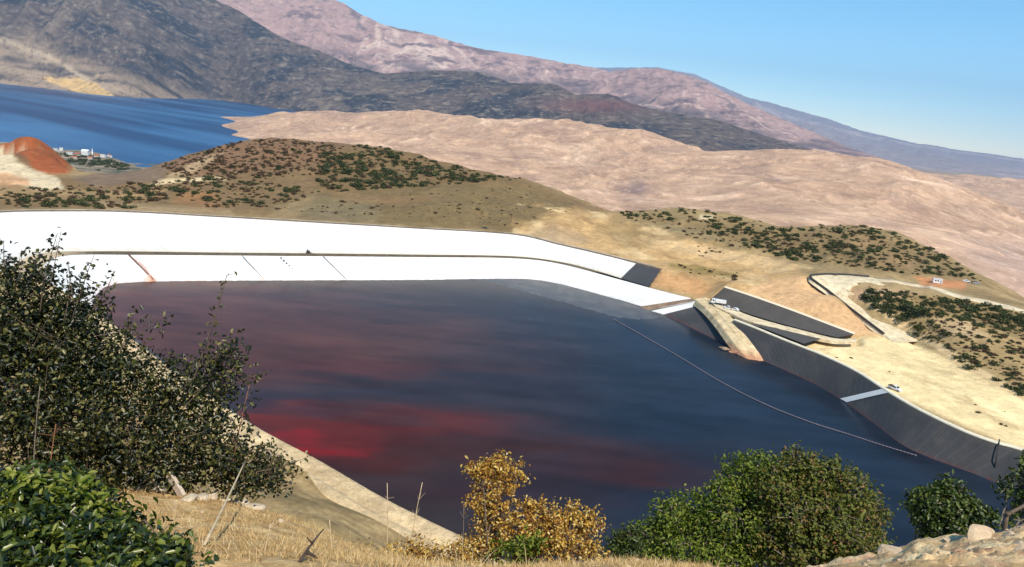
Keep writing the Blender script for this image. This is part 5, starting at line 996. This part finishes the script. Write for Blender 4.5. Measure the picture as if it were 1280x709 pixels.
# ------------------------------------------------------------------ vehicles
M_tyre = plain('tyre', (.02, .02, .02), .8, .2); M_rim = plain('rim', (.45, .45, .46), .35, .5, .6); M_glass = plain('car_glass', (.02, .025, .03), .08, .6, var=.02); M_lamp = plain('lamp_lens', (.6, .6, .58), .2, .5); M_red = plain('tail_lens', (.35, .02, .02), .25, .5)
def wheel(t, x, y, r, w_=.24):
    wh = MB().tube([(0, -w_/2, 0), (0, w_/2, 0)], r, 16).build('wheel', M_tyre, t); wh.location = (x, y, r)
    MB().tube([(0, -w_/2-.015, 0), (0, w_/2+.015, 0)], r*.58, 12).build('rim', M_rim, wh)
def body_from(prof, w_, nm, mat, t, inset=.0, z1=None):
    """a closed side profile (x, z) swept across the width with tumblehome above the belt line"""
    m_ = MB(); n = len(prof); ys_ = (-w_/2, -w_/2+.08, w_/2-.08, w_/2); rows = []
    for k, y in enumerate(ys_):
        sh = .96 if k in (0, 3) else 1.0; cx = sum(p[0] for p in prof)/n; cz = sum(p[1] for p in prof)/n
        rows.append([(cx+(x-cx)*sh, y*(1-.16*max(0, z-(z1 or 9))), cz+(z-cz)*sh) for x, z in prof])
    v = [p for r_ in rows for p in r_]; f = [tuple(range(n-1, -1, -1)), tuple(3*n+i for i in range(n))]+[(k*n+i, k*n+(i+1) % n, (k+1)*n+(i+1) % n, (k+1)*n+i) for k in range(3) for i in range(n)]
    return m_.add(v, f).build(nm, mat, t)
def car(loc, rz, paint, label, cat, kindc='car', group=None):
    t = thing({'car': 'parked_car', 'pickup': 'pickup_truck'}[kindc], loc, label, cat, group, rz); pm = plain('car_paint', paint, .3, .5, var=.03)
    L_ = 4.4 if kindc == 'car' else 5.2
    b = body_from([(-L_/2, .35), (-L_/2+.1, .28), (L_/2-.15, .28), (L_/2, .4), (L_/2-.02, .72), (L_/2-.25, .88), (1.05, .98), (-L_/2+.25, 1.0), (-L_/2, .85)], 1.78, 'body', pm, t)
    cab = [(-1.7, .97), (1.05, .97), (.35, 1.47), (-1.1, 1.5)] if kindc == 'car' else [(-.7, .97), (1.25, .97), (.6, 1.7), (-.55, 1.72)]
    body_from(cab, 1.66, 'cabin', pm, t, z1=.97)
    x0, x1 = cab[0][0], cab[1][0]
    MB().prism([(x0+.18, 1.02), (x1-.25, 1.02), (cab[2][0]-.08, cab[2][1]-.1), (cab[3][0]+.05, cab[3][1]-.1)], -.835, -.80).prism([(x0+.18, 1.02), (x1-.25, 1.02), (cab[2][0]-.08, cab[2][1]-.1), (cab[3][0]+.05, cab[3][1]-.1)], .80, .835).build('side_window', M_glass, t)
    a_, b_ = cab[1], cab[2]; MB().add([(a_[0]-.06, -.7, a_[1]+.07), (a_[0]-.06, .7, a_[1]+.07), (b_[0]+.08, .62, b_[1]-.05), (b_[0]+.08, -.62, b_[1]-.05), (a_[0]-.02, -.7, a_[1]+.09), (a_[0]-.02, .7, a_[1]+.09), (b_[0]+.12, .62, b_[1]-.03), (b_[0]+.12, -.62, b_[1]-.03)], [(4, 5, 6, 7), (3, 2, 1, 0), (0, 1, 5, 4), (1, 2, 6, 5), (2, 3, 7, 6), (3, 0, 4, 7)]).build('windscreen', M_glass, t)
    if kindc == 'pickup': MB().box((-1.65, 0, 1.02), (1.7, 1.5, .06)).box((-1.65, -.8, 1.2), (1.8, .08, .36), .02).box((-1.65, .8, 1.2), (1.8, .08, .36), .02).box((-2.52, 0, 1.2), (.08, 1.6, .36), .02).build('load_bed', plain('bed_grey', (.16, .1, .08), .7, .2), t)
    for y in (-.62, .62):
        MB().box((L_/2-.03, y, .66), (.08, .34, .16), .02).build('headlight', M_lamp, t); MB().box((-L_/2+.01, y, .75), (.06, .24, .2), .02).build('tail_light', M_red, t)
    for x in (-L_/2+.85, L_/2-.85):
        for y in (-.82, .82): wheel(t, x, y, .33 if kindc == 'car' else .38)
    return t
def truck(loc, rz, label):
    t = thing('tipper_truck', loc, label, 'truck', None, rz); wp = plain('white_paint', (.80, .80, .78), .35, .4, var=.03)
    MB().box((0, 0, .85), (7.0, .9, .3)).build('chassis', M_tyre, t)
    body_from([(2.0, .75), (3.7, .75), (3.72, 1.6), (3.45, 2.85), (2.0, 2.9)], 2.4, 'cab', wp, t)
    MB().add([(3.60, -1.0, 1.75), (3.60, 1.0, 1.75), (3.44, .95, 2.65), (3.44, -.95, 2.65), (3.74, -1.0, 1.77), (3.74, 1.0, 1.77), (3.54, .95, 2.67), (3.54, -.95, 2.67)], [(4, 5, 6, 7), (3, 2, 1, 0), (0, 1, 5, 4), (1, 2, 6, 5), (2, 3, 7, 6), (3, 0, 4, 7)]).build('windscreen', M_glass, t)
    MB().box((2.75, -1.205, 2.2), (.9, .03, .7)).box((2.75, 1.205, 2.2), (.9, .03, .7)).build('side_window', M_glass, t)
    m_ = MB().box((-.95, 0, 1.25), (5.4, 2.4, .16), .02)
    for y in (-1.18, 1.18): m_.box((-.95, y, 2.0), (5.4, .1, 1.4), .02)
    m_.box((1.72, 0, 2.1), (.1, 2.4, 1.6), .02).box((-3.62, 0, 1.95), (.1, 2.4, 1.3), .02).build('tipper_body', wp, t)
    m_ = MB()
    for x in (-2.9, -1.6, -.3, 1.0):
        for y in (-1.25, 1.25): m_.box((x, y, 2.0), (.12, .08, 1.35))
    m_.build('side_rib', plain('rib_grey', (.5, .5, .48), .5, .3), t)
    for y in (-.85, .85): MB().box((3.72, y, 1.0), (.08, .4, .2), .02).build('headlight', M_lamp, t)
    for x in (2.75, -1.9, -3.0):
        for y in (-1.05, 1.05): wheel(t, x, y, .5, .34)
def onz(u, v, z): p = atz(u, v, z); return tuple(p)
truck(onz(898, 381, 10.85), math.radians(165), 'white tipper truck parked at the top of the dirt ramp')
car(onz(910, 386.5, 10.8), math.radians(150), (.78, .78, .76), 'white pickup truck just right of the tipper truck', 'pickup', 'pickup')
car(onz(918, 388, 10.85), math.radians(140), (.70, .71, .72), 'silver white car, rightmost of the vehicles by the dirt ramp', 'car')
p = atz(1116, 489, 10.0); car((p[0]+1.2, p[1]+1.0, 10.25), math.radians(-62), (.80, .80, .78), 'white pickup parked on the sand platform above the white strip', 'pickup', 'pickup')
p = atz(605, 287, 19.7); car((p[0], p[1]+1.2, 19.75), math.radians(175), (.02, .02, .022), 'black car parked on the crest road above the white slope', 'car')
p = hit(1171, 354); t = thing('site_cabin', (p[0], p[1], p[2]), 'white site cabin beside the upper road on the right', 'cabin', None, math.radians(-12))
MB().box((0, 0, 1.4), (5.0, 2.6, 2.5), .04).build('wall', plain('cabin_white', (.78, .78, .76), .5, .3, var=.04), t); MB().box((0, 0, 2.75), (5.3, 2.9, .18), .04).build('roof', plain('cabin_roof', (.6, .6, .6), .5, .3), t)
for x in (-1.2, .2): MB().box((x, -1.31, 1.6), (.9, .06, .8), .01).build('window', M_glass, t)
MB().box((1.7, -1.31, 1.2), (.85, .06, 2.0), .01).build('door', plain('cabin_door', (.35, .4, .42), .5, .3), t)
for i, (u, v, cl, kn, lab) in enumerate([(1208, 353, (.75, .76, .76), 'car', 'white car at the upper road, left of the grey pickup'), (1219, 355, (.33, .35, .37), 'pickup', 'grey pickup at the upper road below the ridge tip')]):
    p = hit(u, v); car((p[0], p[1], p[2]+.12), math.radians(-15+20*i), cl, lab, 'car' if kn == 'car' else 'pickup', kn)

# ------------------------------------------------------------------ the village on the headland
def hz(x, y): return float(fH(np.array([[math.atan2(x, y)]]), np.array([[math.hypot(x, y)]]))[0, 0])
def hhit(u, v):
    d = ray(u, v); d = d/math.hypot(d[0], d[1]); q = 1250
    while q < 2300:
        if EYE+d[2]*q < hz(d[0]*q, d[1]*q): return np.array([d[0]*q, d[1]*q, hz(d[0]*q, d[1]*q)])
        q += 6
    q = 1700; return np.array([d[0]*q, d[1]*q, hz(d[0]*q, d[1]*q)])
def house(p, w_, d_, h, rz, wall, roof, label, flat=False):
    t = thing('village_house', tuple(p), label, 'house', 'houses in the lakeside village', rz); MB().box((0, 0, h/2-.5), (w_, d_, h+1)).build('wall', wall, t)
    if flat: MB().box((0, 0, h+.15), (w_+.5, d_+.5, .35)).build('roof', roof, t)
    else:
        e = .5; MB().add([(-w_/2-e, -d_/2-e, h+.02), (w_/2+e, -d_/2-e, h+.02), (w_/2+e, d_/2+e, h+.02), (-w_/2-e, d_/2+e, h+.02), (-w_/2-e, 0, h+d_*.3), (w_/2+e, 0, h+d_*.3)], [(3, 2, 1, 0), (0, 1, 5, 4), (2, 3, 4, 5), (1, 2, 5), (3, 0, 4)]).build('roof', roof, t)
    for fl in range(max(1, int(h//3))):
        for x in np.arange(-w_/2+1.5, w_/2-.9, 2.6): MB().box((x, -d_/2-.02, 1.7+fl*2.9), (1.1, .1, 1.3)).build('window', M_glass, t)
    MB().box((w_/2-1.0, -d_/2-.03, 1.05), (1.0, .1, 2.1)).build('door', M_wood, t)
Ww = plain('white_render', (.80, .79, .76), .8, .1, var=.05); Wc = plain('cream_render', (.62, .54, .44), .8, .1, var=.08); Wr = plain('red_tile', (.36, .13, .08), .8, .1); Wg = plain('grey_tile', (.38, .36, .34), .8, .1)
for u, v, w_, d_, h, rz, wl, rf, fl, lab in [
        (58, 187, 14, 9, 5, .2, Wc, Wg, True, 'low cream house at the far left of the village'), (70, 189.5, 11, 8, 5, -.1, Ww, Wg, False, 'white gabled house left in the village by the water'), (77, 188.5, 7, 7, 7, .3, Ww, Wg, True, 'narrow white house with a flat roof near the shore'),
        (88, 194.5, 13, 9, 5.5, .1, Ww, Wg, False, 'white gabled house left of the big white hall'), (97, 196, 12, 9, 6, -.2, Wc, Wr, False, 'cream house with a red roof beside the big white hall'), (107, 195, 14, 12, 11, .1, Ww, Ww, False, 'big white hall, tallest house in the village'),
        (121, 197.5, 10, 8, 5, .3, Wc, Wr, False, 'red roofed cream house right of the minaret'), (129, 197, 10, 8, 7, 0, Ww, Wg, True, 'white flat roofed house at the right of the village'), (137, 196.5, 8, 7, 5, -.3, Ww, Wr, False, 'small white house at the tip of the headland'), (93, 199, 10, 8, 4.5, .4, Wc, Wr, False, 'low house in front of the white gabled houses'), (113, 199.5, 10, 8, 4.5, .2, Wc, Wr, False, 'low cream house in front of the minaret')]:
    house(hhit(u, v), w_, d_, h, rz, wl, rf, lab, fl)
p = hhit(115.5, 196); t = thing('minaret', tuple(p), 'slim white minaret rising above the lakeside village', 'minaret')
MB().tube([(0, 0, -1), (0, 0, 13)], [1.5, 1.3], 12).build('shaft', Ww, t, True); MB().tube([(0, 0, 12.4), (0, 0, 13.0), (0, 0, 13.9)], [1.3, 2.1, 2.1], 12).build('balcony', Ww, t); MB().tube([(0, 0, 13.9), (0, 0, 17)], [1.0, .95], 12).build('upper_shaft', Ww, t, True); MB().tube([(0, 0, 17), (0, 0, 21)], [1.2, .05], 12).build('spire', Wg, t)
rng = np.random.default_rng(88); pts = []
for _ in range(150):
    u = rng.uniform(45, 160); v = np.interp(u, [45, 100, 160], [186, 194, 206])+abs(rng.normal(0, 7)); pts.append(hhit(u, v))
mass('village_trees', [(pts, (5, 10))], L_sg, 89)
